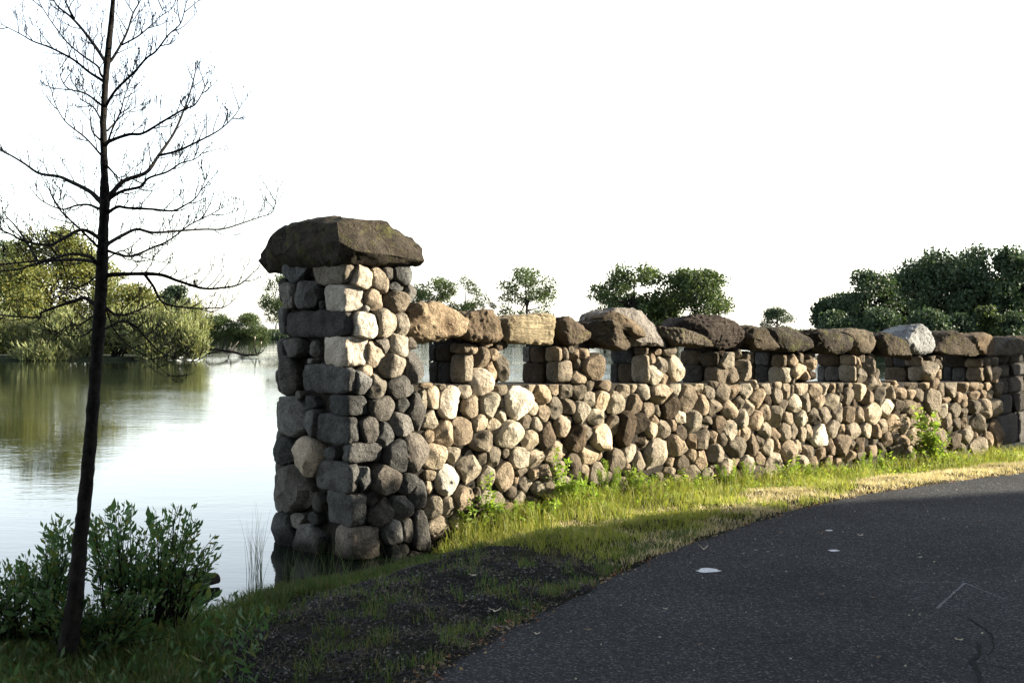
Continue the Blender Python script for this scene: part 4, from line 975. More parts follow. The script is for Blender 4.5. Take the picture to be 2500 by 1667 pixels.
def feather(px, py, w, h, depth, label, n=2600):
    m_ = depth / F; X = (px - CX) * m_; zc = EYE - (py - HY) * m_; root = empty('feathery_shrub', (X, depth, .3), label, 'shrub', 'feathery shrubs along the island shore')
    V, D, S = [], [], []
    rx, rz = w * m_ / 2, h * m_ / 2
    for k in range(int(n / 28)):
        ph = RNG.random() * 6.283; th = RNG.uniform(-.5, 1.35); d0 = np.array([math.cos(ph) * math.cos(th), math.sin(ph) * math.cos(th), math.sin(th)])
        c = np.array([X, depth, zc]) + d0 * np.array([rx, rx * .8, rz]) * RNG.uniform(.45, .98)
        up = d0 * .8 + np.array([0, 0, .7]); up /= np.linalg.norm(up)
        q = RNG.normal(size=(28, 3)) * .22 + c + up * RNG.uniform(-.35, .45, (28, 1)); V.append(q); D.append(np.tile(up, (28, 1)) + RNG.normal(size=(28, 3)) * .35)
    P = np.concatenate(V); D = np.concatenate(D)
    P[:, 2] = np.maximum(P[:, 2], .08)
    child('foliage', np_mesh('foliage', *cards(P, RNG.uniform(.25, .5, len(P)), .16, 0, 0, D)), M['lf_feather'], root)
    V, Fc = [], []
    for k in range(10):
        e = Vector((X + random.uniform(-.7, .7) * rx, depth + random.uniform(-.4, .4) * rx, zc + random.uniform(-.2, .7) * rz)); s = Vector((X + random.uniform(-.3, .3) * rx, depth, .2)); tube([s, (s + e) / 2 + Vector((.1, 0, .1)), e], [.06, .04, .015], 4, V, Fc)
    child('stem', mesh_from('stem', V, Fc), M['bark'], root)
FS = [(-20, 820, 120, 105, 74.5, 'feathery sage green shrub at the left picture edge on the shore'), (60, 835, 120, 85, 75, 'second feathery shrub from the left on the island shore'), (150, 818, 130, 110, 74.5, 'feathery shrub just left of the bare trunk'),
      (205, 845, 90, 70, 74, 'low feathery shrub behind the bare trunk'), (290, 822, 120, 100, 75, 'feathery shrub just right of the bare trunk on the shore'), (365, 815, 140, 120, 74.5, 'broad feathery shrub in the middle of the island end'),
      (430, 822, 120, 110, 74.5, 'feathery shrub overhanging the water near the island tip'), (462, 790, 80, 90, 76, 'topmost feathery shrub at the island tip'), (468, 850, 60, 60, 74, 'small feathery shrub drooping to the water at the tip'), (385, 862, 100, 46, 73.8, 'low feathery shrub at the waterline of the island end'), (110, 868, 150, 36, 73.6, 'low shrub at the waterline left of the bare trunk')]
for a in FS: feather(*a)

# drowned branch with birds
root = empty('fallen_branch', at(550, 862, 80), 'dead fallen branch lying in the water off the island tip, birds perched on it', 'branch')
def pl(pts, d0=80, dd=0): return [at(480 + x / 9.8, 740 + y / 9.8, d0 + dd * k) for k, (x, y) in enumerate(pts)]
def limb(nm, pts, r0, r1, mat, root, d0=80, sides=6):
    P = pl(pts, d0); n = len(P); V, Fc = tube(P, [r0 + (r1 - r0) * k / (n - 1) for k in range(n)], sides); child(nm, mesh_from(nm, V, Fc), mat, root)
limb('limb', [(150, 1180), (330, 1095), (520, 1105), (720, 1150), (900, 1165), (1060, 1225), (1200, 1255)], .09, .07, M['bark'], root)
limb('limb', [(1150, 1250), (1300, 1235), (1440, 1240), (1560, 1170), (1640, 1065)], .07, .015, M['bark'], root)
for pts in ([(820, 1150), (850, 1080), (930, 1000), (1010, 910)], [(820, 1160), (800, 1050), (835, 950)], [(700, 1150), (760, 1240), (790, 1325)], [(750, 1300), (780, 1230), (860, 1150), (960, 1110)], [(1280, 1230), (1340, 1160), (1390, 1060), (1460, 1015)], [(1060, 1230), (1085, 1270), (1110, 1310)], [(590, 1120), (680, 1180), (750, 1240)], [(1000, 1300), (1200, 1270), (1300, 1300)], [(1420, 1240), (1500, 1280)]):
    limb('limb', pts, .045, .015, M['bark_pale'], root, sides=5)
M['bird_dark'] = simple_noise_mat('dark_plumage', [(.3, (.02, .018, .016)), (.7, (.05, .04, .03))], 20, bumpd=.002)
M['bird_pale'] = simple_noise_mat('pale_plumage', [(.3, (.45, .40, .32)), (.7, (.62, .58, .5))], 20, bumpd=.002)
M['bill'] = simple_noise_mat('horn_bill', [(.3, (.30, .22, .08)), (.7, (.4, .3, .12))], 20, bumpd=.001)
def bird(x, y, h, face, label, tall=False, pale=False):
    """x,y: feet, in the enlarged picture; h: body height there"""
    s = h / 9.8 / F * 80; f = at(480 + x / 9.8, 740 + y / 9.8, 79.93); root = empty('bird', f, label, 'bird', 'water birds perched on the fallen branch')
    q = face
    if tall: P = [(0, .30, .05), (.03, .42, .085), (.02, .55, .075), (-.03, .66, .03), (.02, .80, .022), (.07, .92, .024), (.04, .99, .032), (-.06, .985, .02), (-.13, .95, .008)]
    else: P = [(-.14, .02, .02), (-.10, .16, .07), (-.02, .36, .13), (.02, .55, .11), (.03, .68, .055), (.02, .80, .045), (.05, .92, .06), (.12, .93, .045)]
    V, Fc = tube([f + Vector((a * q * s, 0, b * s)) for a, b, r in P], [r * s for a, b, r in P], 8)
    child('body', mesh_from('body', V, Fc), M['bird_pale' if pale else 'bird_dark'], root)
    hx, hz_ = (P[-1][0], P[-1][1]); V, Fc = tube([f + Vector((hx * q * s, 0, hz_ * s)), f + Vector(((hx + (.14 if not tall else -.1)) * q * s, 0, (hz_ + .01) * s))], [.018 * s, .004 * s], 5)
    child('bill', mesh_from('bill', V, Fc), M['bill'], root)
    for e in (-.03, .04):
        V, Fc = tube([f + Vector((e * s, 0, -.02 * s)), f + Vector((e * .7 * s, 0, (.32 if tall else .14) * s))], [.012 * s, .012 * s], 4); child('leg', mesh_from('leg', V, Fc), M['bill'], root)
    if not tall:
        V, Fc = tube([f + Vector((.0 * q * s, -.09 * s, .52 * s)), f + Vector((-.05 * q * s, -.11 * s, .32 * s)), f + Vector((-.12 * q * s, -.04 * s, .08 * s))], [.05 * s, .07 * s, .015 * s], 6); child('wing', mesh_from('wing', V, Fc), M['bird_dark'], root)
        V, Fc = tube([f + Vector((.05 * q * s, -.03 * s, .80 * s)), f + Vector((.09 * q * s, -.05 * s, .58 * s)), f + Vector((.06 * q * s, -.05 * s, .34 * s))], [.03 * s, .06 * s, .03 * s], 6); child('breast', mesh_from('breast', V, Fc), M['bird_pale'], root)
bird(295, 1090, 190, -1, 'tall pale long necked wading bird standing at the left end of the fallen branch', True, True)
bird(1390, 915, 150, 1, 'highest perched bird, pale breasted, above the right part of the branch')
bird(1540, 1020, 120, 1, 'pale headed dark bird perched at the right end of the branch')
bird(1105, 1225, 105, -1, 'small dark bird sitting low on the middle of the branch')
bird(810, 1140, 95, -1, 'blackish bird beside the upright fork of the branch')
bird(1275, 1240, 90, 1, 'hunched dark bird right of the low middle bird')
limb_root = [o for o in bpy.data.objects if o.name.startswith('fallen_branch')][0]
limb('limb', [(1440, 1240), (1400, 1100), (1395, 915)], .04, .02, M['bark'], limb_root); limb('limb', [(1460, 1235), (1520, 1120), (1540, 1020)], .035, .018, M['bark'], limb_root)

# person on the far shore between the trunks
f = at(673.5, 808, 330); root = f
def skin_person(f, h):
    J = {'pel': (0, 0, .52), 'che': (0, 0, .74), 'nek': (.01, 0, .84), 'hea': (.015, 0, .90), 'top': (.015, 0, .97), 'hl': (-.05, 0, .50), 'kl': (-.06, 0, .28), 'fl': (-.07, 0, .03), 'tl': (-.06, -.07, .01), 'hr': (.05, 0, .50), 'kr': (.06, -.03, .28), 'fr': (.06, 0, .03), 'tr': (.07, -.07, .01),
         'sl': (-.10, 0, .80), 'el': (-.13, .01, .63), 'wl': (-.11, -.04, .48), 'sr': (.10, 0, .80), 'er': (.13, .01, .63), 'wr': (.12, -.04, .48)}
    R = dict(pel=.075, che=.085, nek=.03, hea=.052, top=.035, hl=.055, kl=.036, fl=.024, tl=.018, hr=.055, kr=.036, fr=.024, tr=.018, sl=.036, el=.025, wl=.018, sr=.036, er=.025, wr=.018)
    E = [('pel', 'che'), ('che', 'nek'), ('nek', 'hea'), ('hea', 'top'), ('pel', 'hl'), ('hl', 'kl'), ('kl', 'fl'), ('fl', 'tl'), ('pel', 'hr'), ('hr', 'kr'), ('kr', 'fr'), ('fr', 'tr'), ('che', 'sl'), ('sl', 'el'), ('el', 'wl'), ('che', 'sr'), ('sr', 'er'), ('er', 'wr')]
    ks = list(J); me = bpy.data.meshes.new('person'); me.from_pydata([Vector(J[k]) * h for k in ks], [(ks.index(a), ks.index(b)) for a, b in E], [])
    o = bpy.data.objects.new('person', me); COL.objects.link(o); o.location = f; o.modifiers.new('skin', 'SKIN'); sv = me.skin_vertices[0].data
    for k, nm in enumerate(ks): sv[k].radius = (R[nm] * h, R[nm] * h)
    sv[0].use_root = True; sm = o.modifiers.new('sub', 'SUBSURF'); sm.levels = 1; sm.render_levels = 1; me.materials.append(M['bird_dark']); return o
far_strip = [(-80, 320), (-40, 322), (40, 325), (40, 345), (-80, 345)]
per = skin_person(Vector((f.x, f.y, .2)), 1.75); tag(per, 'tiny person in dark clothes standing between the tree trunks on the far shore', 'person')
island('sand_spit', 'low spit of land beyond the far shore trees', far_strip, .2, M['far_bank'])

# ------------------------------------------------------------------ bare tree in front
bt = empty('bare_tree', at(165, 1590, 7.35), 'leafless dark tree on the bank at left, leaning slightly right, seen against the sky', 'tree')
TR = [(158, 1640, 26), (165, 1590, 25), (175, 1520, 23), (185, 1447, 20), (196, 1315, 18), (211, 1183, 16.5), (224, 1040, 15), (235, 880, 14.5), (240, 820, 16), (246, 730, 15), (250, 640, 14.5), (253, 550, 12), (256, 490, 13), (255, 430, 9), (252, 298, 8), (257, 208, 7.5), (262, 149, 8.5), (271, 60, 6.5), (276, 0, 5.5), (282, -110, 4), (284, -220, 2)]
D0 = 7.35; P = []; R = []
for a, b in zip(TR[:-1], TR[1:]):
    for k in range(8):
        t = k / 8; P.append(at(a[0] + (b[0] - a[0]) * t, a[1] + (b[1] - a[1]) * t, D0)); R.append((a[2] + (b[2] - a[2]) * t) / F * D0)
V, Fc = tube(P, R, 12)
for k, v in enumerate(V):
    c = P[min(k // 12, len(P) - 1)]; d = v - c; V[k] = c + d * (1 + .16 * mnoise.noise(v * 22) + .10 * mnoise.noise(v * 60))
child('trunk', mesh_from('trunk', V, Fc), M['bark'], bt)
BR = [(6.5, [(262, 490), (277, 467), (304, 441), (357, 421), (387, 380), (423, 328), (447, 274), (465, 223), (477, 176)]), (3.2, [(387, 380), (432, 369), (485, 345), (535, 318), (572, 284), (590, 255)]),
      (4.2, [(265, 487), (298, 467), (343, 456), (363, 435), (408, 420), (441, 399), (477, 388), (503, 363)]), (4.5, [(262, 522), (267, 517), (288, 505), (312, 508), (372, 511), (420, 515), (450, 502), (480, 481), (503, 436)]),
      (4.8, [(260, 600), (267, 593), (300, 574), (334, 560), (375, 568), (444, 563), (498, 560), (545, 559), (600, 542), (635, 530), (665, 517), (677, 469)]), (3.2, [(262, 612), (315, 626), (372, 605), (414, 586), (462, 550), (516, 523), (540, 508)]),
      (5.5, [(258, 674), (285, 670), (384, 670), (435, 686), (495, 704), (540, 703), (585, 694), (617, 667)]), (3.6, [(354, 671), (375, 700), (399, 739), (465, 752), (525, 752), (551, 748), (570, 733)]),
      (3.4, [(248, 806), (258, 802), (300, 784), (333, 799), (360, 829), (396, 862), (450, 880), (480, 881), (510, 862)]), (5, [(246, 742), (255, 748), (285, 769), (324, 763), (375, 738)]),
      (2.4, [(252, 745), (261, 760), (279, 805), (315, 844), (360, 871), (393, 900), (420, 925)]), (4, [(258, 262), (262, 253), (283, 220), (328, 176), (357, 143), (381, 125), (411, 86), (441, 57), (454, 9)]),
      (4, [(268, 150), (275, 143), (298, 104), (313, 71), (325, 33), (343, 0), (350, -40)]), (3.2, [(258, 352), (264, 345), (274, 316), (295, 271), (304, 235), (322, 190)]),
      (4.6, [(256, 358), (268, 345), (313, 329), (348, 326), (396, 298), (447, 268), (477, 255), (503, 208)]), (2.2, [(298, 110), (337, 89), (369, 62), (384, 48), (399, 22)]),
      (6.5, [(248, 494), (240, 487), (217, 466), (167, 441), (143, 431), (95, 423), (54, 396), (0, 365), (-60, 335)]), (4, [(250, 512), (240, 509), (216, 500), (186, 502), (150, 511), (102, 490), (75, 460)]),
      (5, [(250, 590), (240, 580), (207, 562), (180, 568), (144, 589), (117, 598), (60, 589), (30, 574), (0, 560), (-30, 545)]), (3.4, [(248, 612), (240, 604), (195, 559), (150, 517), (126, 478), (120, 451)]),
      (5.2, [(244, 648), (234, 640), (222, 628), (186, 620), (150, 625), (120, 634), (60, 640), (0, 646), (-30, 644)]), (5.4, [(242, 655), (231, 640), (195, 634), (165, 634), (129, 637), (90, 643), (42, 658), (0, 662), (-40, 668)]),
      (5.6, [(246, 752), (225, 738), (205, 727), (186, 733), (150, 745), (102, 763), (93, 775), (0, 769), (-30, 765)]), (4, [(258, 205), (250, 197), (217, 176), (179, 146), (128, 119), (80, 101), (54, 86), (6, 61)]),
      (5, [(262, 156), (256, 149), (232, 113), (200, 71), (173, 42), (143, 18), (131, 0), (118, -30)]), (3.2, [(254, 192), (245, 180), (238, 162), (203, 137), (164, 104), (128, 57), (101, 15), (89, -10)]),
      (3, [(252, 384), (246, 378), (209, 337), (158, 295), (131, 244), (131, 223)]), (3, [(252, 262), (246, 256), (209, 229), (167, 217), (149, 191), (146, 161)]), (3.4, [(179, 45), (168, 22), (158, 0), (150, -30)]),
      (3, [(90, 634), (69, 598), (36, 550), (9, 520), (4, 484)]), (2.4, [(248, 345), (225, 320), (220, 285), (216, 262)]), (2.4, [(250, 300), (228, 262), (200, 245), (190, 232)]), (2.4, [(262, 320), (290, 290), (310, 275), (345, 255)]),
      (2.6, [(250, 660), (215, 690), (170, 705), (110, 690)]), (2.6, [(240, 760), (200, 790), (160, 800), (120, 830)]), (2.2, [(264, 630), (300, 612), (330, 640), (345, 660)]), (3, [(256, 400), (280, 425), (296, 440)]),
      (2.2, [(230, 800), (200, 820), (150, 815), (110, 790)]), (2.4, [(120, 598), (150, 640), (165, 690), (160, 730)])]
def curve(pts, n=6):
    out = []
    for k in range(len(pts) - 1):
        p0 = pts[max(k - 1, 0)]; p1 = pts[k]; p2 = pts[k + 1]; p3 = pts[min(k + 2, len(pts) - 1)]
        for j in range(n):
            t = j / n; out.append(tuple(.5 * (2 * p1[q] + (p2[q] - p0[q]) * t + (2 * p0[q] - 5 * p1[q] + 4 * p2[q] - p3[q]) * t * t + (3 * p1[q] - p0[q] - 3 * p2[q] + p3[q]) * t ** 3) for q in (0, 1)))
    return out + [pts[-1]]
def twig(V, Fc, p, ang, ln, r, depth, dslope, lvl):
    """grows in photo space, then placed at its own depth; ang: 0 right, up positive"""
    n = 7; pts = [p]; x, y = p; d = depth; ds = [d]; st = ln / n
    for k in range(n):
        tgt = math.pi / 2; df = (tgt - ang + math.pi) % (2 * math.pi) - math.pi
        ang += df * (.10 if lvl else .07) + random.uniform(-.16, .16); x += math.cos(ang) * st; y -= math.sin(ang) * st; d += dslope * st; pts.append((x, y)); ds.append(d)
        if lvl < 2 and random.random() < (.40 if lvl == 0 else .28): twig(V, Fc, (x, y), ang + random.choice((-1, 1)) * random.uniform(.4, .9), ln * random.uniform(.25, .5) if lvl == 0 else random.uniform(6, 15), r * .6, d, dslope + random.uniform(-.003, .003), lvl + 1)
    P3 = [at(a, b, q) for (a, b), q in zip(pts, ds)]
    tube(P3, [max(.6, r * (1 - .6 * k / n)) / F * D0 for k in range(n + 1)], 3 if lvl else 4, V, Fc)
    if random.random() < .8:
        e = P3[-1]; tube([e, e + Vector((0, 0, .006)), e + Vector((0, 0, .012))], [.0016, .0026, .0012], 4, V, Fc)
for r0, pts in BR:
    cv = curve(pts); n = len(cv); slope = random.uniform(-.0035, .0035); V, Fc = [], []; ds = []; d = D0; acc = 0
    for k, (x, y) in enumerate(cv):
        if k: acc += math.hypot(x - cv[k - 1][0], y - cv[k - 1][1])
        ds.append(D0 + slope * acc)
    tube([at(x, y, q) for (x, y), q in zip(cv, ds)], [(r0 * 1.08 * (1 - .78 * (k / (n - 1)) ** .8)) / F * D0 * (1 + .12 * random.random()) for k in range(n)], 7, V, Fc)
    nxt = 22; run = 0; side = 1
    for k in range(2, n - 1):
        st = math.hypot(cv[k][0] - cv[k - 1][0], cv[k][1] - cv[k - 1][1]); run += st
        if run > nxt:
            run = 0; nxt = random.uniform(12, 26); side = -side; a = math.atan2(-(cv[k + 1][1] - cv[k][1]), cv[k + 1][0] - cv[k][0])
            sd_ = side if random.random() < .65 else (1 if math.cos(a) > 0 else -1)
            twig(V, Fc, cv[k], a + sd_ * random.uniform(.5, 1.0), random.uniform(24, 80), 1.5, ds[k], slope + random.uniform(-.004, .004), 0)
    a = math.atan2(-(cv[-1][1] - cv[-3][1]), cv[-1][0] - cv[-3][0])
    for q in (-.4, .3): twig(V, Fc, cv[-1], a + q, random.uniform(20, 40), 1.1, ds[-1], slope, 1)
    child('branch', mesh_from('branch', V, Fc), M['bark'], bt)

# ------------------------------------------------------------------ waterside shrubs in the shade, lower left
def leafy_shrub(label, base, tips, leafn=27, lsize=.055, mat='lf_bush'):
    root = empty('waterside_shrub', base, label, 'shrub', 'leafy shrubs on the shaded bank'); V, Fc = [], []; LP, LD = [], []
    for tx, ty, td in tips:
        e = at(tx, ty, td); s = base + Vector((random.uniform(-.12, .12), random.uniform(-.1, .1), 0)); mid = s.lerp(e, .5) + Vector((random.uniform(-.05, .05), 0, random.uniform(-.02, .06)))
        pts = [s.lerp(mid, t).lerp(mid.lerp(e, t), t) for t in np.linspace(0, 1, 9)]
        tube(pts, [.006 - .0045 * k / 8 for k in range(9)], 4, V, Fc)
        for k in range(leafn):
            t = random.uniform(.32, 1.0) ** .8; q = s.lerp(mid, t).lerp(mid.lerp(e, t), t); dd = (e - s).normalized(); off = Vector((random.gauss(0, 1), random.gauss(0, 1), random.gauss(0, .5))).normalized()
            sub = .10 * (1.05 - t) + .012; b = q + off * random.uniform(0, sub); LP.append(tuple(b + off * .02)); v = off * .8 + dd * .9; LD.append(tuple(v))
            if random.random() < .12: tube([q, b], [.0018, .001], 3, V, Fc)
    P = np.array(LP); D = np.array(LD); sz = RNG.uniform(.6, 1.2, len(P)) * lsize
    sz *= np.where(RNG.random(len(P)) < .12, 1.7, 1)
    tag(child('foliage', np_mesh('foliage', *cards(P, sz, .36, 0, 0, D)), M[mat], root), kind='stuff')
    child('stem', mesh_from('stem', V, Fc), M['bark'], root); return root
def tipsin(x0, x1, f, n, d, dj=.35):
    o = []
    for k in range(n):
        x = x0 + (x1 - x0) * (k + random.random()) / n; y = f(x) + random.random() ** 1.5 * 150; o.append((x, y, d + random.uniform(-dj, dj)))
    return o
def gpt(px, py):                          # photo pixel -> point on the bank
    p = on_level(px, py, .15); h = float(ground_h(np.array(p.x), np.array(p.y))); p = on_level(px, py, h); return Vector((p.x, p.y, max(h, -.05)))
def top1(x):
    t = [(150, 1240), (215, 1235), (250, 1265), (270, 1220), (320, 1225), (345, 1290), (375, 1245), (425, 1240), (465, 1212), (490, 1260), (520, 1295), (540, 1340)]
    for a, b in zip(t[:-1], t[1:]):
        if a[0] <= x <= b[0]: return a[1] + (b[1] - a[1]) * (x - a[0]) / (b[0] - a[0])
    return 1330
b0 = gpt(395, 1548); leafy_shrub('large leafy shrub with pale stems standing at the water right of the bare trunk', b0, tipsin(330, 540, top1, 52, 8.0))
b0 = gpt(290, 1560); leafy_shrub('leafy shrub directly behind and right of the bare trunk', b0, tipsin(205, 380, top1, 46, 8.1))
b0 = gpt(110, 1575); leafy_shrub('leafy shrub left of the bare trunk with upright tips', b0, tipsin(100, 215, lambda x: 1250 + abs(x - 150) * .9, 34, 8.1) + tipsin(40, 140, lambda x: 1345, 16, 8.0))
b0 = gpt(10, 1580); leafy_shrub('low spreading shrub at the lower left picture corner', b0, tipsin(-90, 90, lambda x: 1375 - .1 * x, 44, 7.8))
b0 = gpt(220, 1600); leafy_shrub('low bushy growth in front of the shrubs around the trunk foot', b0, tipsin(60, 420, lambda x: 1430 + .02 * x, 40, 7.5, .2), 40, .05)
# dark drowned log behind the shrub
lg = at(430, 1418, 10.4); root = empty('log', Vector((lg.x, lg.y, 0)), 'dark half sunk log lying in the water behind the leafy shrub', 'log')
V, Fc = tube([on_level(352, 1412, .05), on_level(400, 1420, .07), on_level(470, 1420, .07), on_level(532, 1412, .05)], [.03, .075, .085, .03], 10)
V = [v + Vector((0, 0, .03 * mnoise.noise(v * 14))) for v in V]; child('trunk', mesh_from('trunk', V, Fc), M['bark'], root)

# ------------------------------------------------------------------ grasses
def blades(P, h, w, lean, mat_, name, curl=.5):
    """P (n,3); h,w (n,), lean (n,) -> bent blades of two segments"""
    n = len(P); a = RNG.random(n) * 2 * np.pi; d = np.stack([np.cos(a), np.sin(a), np.zeros(n)], 1); f = RNG.random(n) * np.pi; s = np.stack([np.cos(f), np.sin(f), np.zeros(n)], 1)
    m1 = P + d * (lean * h * .35)[:, None] + np.stack([np.zeros(n), np.zeros(n), h * .6], 1); tp = P + d * (lean * h)[:, None] + np.stack([np.zeros(n), np.zeros(n), h * (1 - curl * lean * .5)], 1)
    W = w[:, None] * .5; V = np.stack([P - s * W, P + s * W, m1 + s * W * .8, m1 - s * W * .8, tp], 1).reshape(-1, 3)
    i = np.arange(n) * 5; L = np.stack([i, i + 1, i + 2, i + 3, i + 3, i + 2, i + 4], 1).reshape(-1); C = np.tile([4, 3], n)
    return np_mesh(name, V, L, C)
def scatter(n, x0, x1, y0, y1, test):
    X = RNG.uniform(x0, x1, n); Y = RNG.uniform(y0, y1, n); k = test(X, Y); return X[k], Y[k]
def to_px(X, Y, Zz): return CX + X / Y * F, HY - (Zz - EYE) / Y * F
def wall_t(X, Y): return (X - WP.x) * N.x + (Y - WP.y) * N.y       # distance in front of the wall
def wall_s(X, Y): return (X - WP.x) * U.x + (Y - WP.y) * U.y
def patch(X, Y, sc, seed):
    return np.array([mnoise.noise(Vector((float(x) * sc, float(y) * sc, seed))) for x, y in zip(X, Y)])
# verge along the wall
def verge(X, Y): return (road_side(X, Y) > -.03) & (wall_t(X, Y) > .02) & (land_sd(X, Y) > .05) & (wall_s(X, Y) > .4)
X, Y = scatter(330000, -1.2, 13, 8.3, 20.5, verge)
Zg = ground_h(X, Y); px, py = to_px(X, Y, Zg)
rs = road_side(X, Y); wt = wall_t(X, Y); pn = patch(X, Y, 1.3, 3.0); pn2 = patch(X, Y, 4.5, 9.0)
# bare gravelly part near the left end of the verge
gravel = (px + 190 * pn2 + 90 * pn < 1440) & (py + 70 * pn2 + 40 * pn > 1345) & (rs < 1.25 + .25 * pn + .9 * np.clip((1350 - px) / 400, 0, 1))
edgeband = (rs < .16 + .10 * pn2)
keep = ~gravel | (RNG.random(len(X)) < np.where(edgeband, .40, .05) * (pn2 > -.1))
dry = (pn * 1.0 + pn2 * .5 + (rs < .9 * np.clip((px - 1500) / 500, .1, 1)) * .30 - (wt < .7) * .5 + np.clip((px - 1700) / 1500, 0, .3)) > .17
dens = np.clip(1.25 - (Y - 9) * .04, .55, 1)
keep &= RNG.random(len(X)) < dens
k = keep & ~dry; n = k.sum(); P = np.stack([X[k], Y[k], Zg[k] - .005], 1)
h = RNG.uniform(.035, .11, n) * (1 + 1.3 * (wt[k] < .5) * (1.2 + pn2[k]) + .5 * (wt[k] < .9)) * (1 + .5 * pn2[k])
tag(put('grass', blades(P, np.clip(h, .02, .3), RNG.uniform(.003, .007, n), RNG.uniform(.1, .9, n), None, 'grass'), M['grass']), 'green grass of the verge along the wall', 'grass', kind='stuff')
k = keep & dry; n = k.sum(); P = np.stack([X[k], Y[k], Zg[k] - .005], 1)
tag(put('dry_grass', blades(P, RNG.uniform(.03, .075, n), RNG.uniform(.003, .006, n), RNG.uniform(.4, 1.3, n), None, 'dry'), M['grass_dry']), 'straw coloured dry grass in the sunlit verge', 'grass', kind='stuff')
# bank by the water and the strip below the gravel, all in shade
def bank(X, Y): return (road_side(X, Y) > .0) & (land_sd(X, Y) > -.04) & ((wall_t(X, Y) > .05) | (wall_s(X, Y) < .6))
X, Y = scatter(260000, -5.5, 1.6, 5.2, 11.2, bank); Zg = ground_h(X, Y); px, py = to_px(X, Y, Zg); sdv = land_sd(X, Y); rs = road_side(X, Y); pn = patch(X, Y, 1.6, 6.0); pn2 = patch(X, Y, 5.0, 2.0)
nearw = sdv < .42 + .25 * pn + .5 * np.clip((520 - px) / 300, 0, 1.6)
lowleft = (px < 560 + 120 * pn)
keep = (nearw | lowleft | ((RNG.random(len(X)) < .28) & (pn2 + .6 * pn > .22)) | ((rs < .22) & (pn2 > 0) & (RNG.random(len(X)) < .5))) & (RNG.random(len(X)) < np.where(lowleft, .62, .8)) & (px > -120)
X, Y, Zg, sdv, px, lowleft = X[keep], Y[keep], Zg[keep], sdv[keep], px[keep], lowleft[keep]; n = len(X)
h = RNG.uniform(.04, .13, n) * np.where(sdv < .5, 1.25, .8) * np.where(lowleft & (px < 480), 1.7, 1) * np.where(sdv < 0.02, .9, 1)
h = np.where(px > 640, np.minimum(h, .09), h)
P = np.stack([X, Y, np.maximum(Zg, -.02) - .004], 1)
tag(put('bank_grass', blades(P, h, RNG.uniform(.003, .0075, n), RNG.uniform(.1, .9, n), None, 'bank'), M['grass_bank_shaded']), 'shaded green grass on the bank beside the water', 'grass', kind='stuff')
# gravel patch between bank and road
X, Y = scatter(200000, -2.6, 3.2, 5.4, 11.6, lambda x, y: (road_side(x, y) > -.06) & (land_sd(x, y) > .22))
Zg = ground_h(X, Y); px, py = to_px(X, Y, Zg); rs = road_side(X, Y); pn = patch(X, Y, 1.6, 6.0)
k = (px + 150 * pn < 1500) & (px + 120 * pn > 500) & (rs < 2.6) & (py + 60 * pn > 1340) & (RNG.random(len(X)) < .75); X, Y, Zg = X[k], Y[k], Zg[k]; n = len(X)
oc = np.array([(1, 0, 0), (0, 1, 0), (-1, 0, 0), (0, -1, 0), (0, 0, .8), (0, 0, -.5)], float); s = (RNG.random(n) ** 3 * .010 + .0035)
V = (np.stack([X, Y, Zg + s * .3], 1)[:, None, :] + oc[None] * (s[:, None, None] * RNG.uniform(.6, 1.3, (n, 6, 1)))).reshape(-1, 3)
tf = np.array([(0, 1, 4), (1, 2, 4), (2, 3, 4), (3, 0, 4), (1, 0, 5), (2, 1, 5), (3, 2, 5), (0, 3, 5)]); L = (tf[None] + (np.arange(n) * 6)[:, None, None]).reshape(-1)
m, nt, out = new_mat('gravel_mix'); g = G(nt); geo = g.n('ShaderNodeNewGeometry')
c = g.ramp(geo.outputs['Random Per Island'], [(0, (.014, .014, .016)), (.6, (.035, .034, .036)), (.9, (.07, .066, .062)), (.97, (.19, .18, .165))]); g.bsdf(c, .9, .2, None, out); M['gravel'] = m
tag(put('gravel', np_mesh('gravel', V, L, np.full(n * 8, 3)), m, None, False), 'dark loose gravel between the asphalt and the bank', 'gravel', kind='stuff')

# dead straw and leaf bits lying on the gravel shoulder
X, Y = scatter(26000, -2.6, 3.4, 5.4, 11.6, lambda x, y: (road_side(x, y) > -.02) & (land_sd(x, y) > .3)); px, py = to_px(X, Y, ground_h(X, Y)); pn = patch(X, Y, 2.1, 14.0); k = (px < 1600) & (px > 480) & ((pn > .05) | (road_side(X, Y) < .15)); X, Y = X[k], Y[k]
P = np.stack([X, Y, ground_h(X, Y)], 1)
tag(put('dead_straw', blades(P, RNG.uniform(.015, .06, len(P)), RNG.uniform(.002, .005, len(P)), RNG.uniform(1.0, 2.2, len(P)), None, 'straw'), M['grass_straw_dull']), 'dead straw and thatch lying on the gravel shoulder', 'dead grass', kind='stuff')
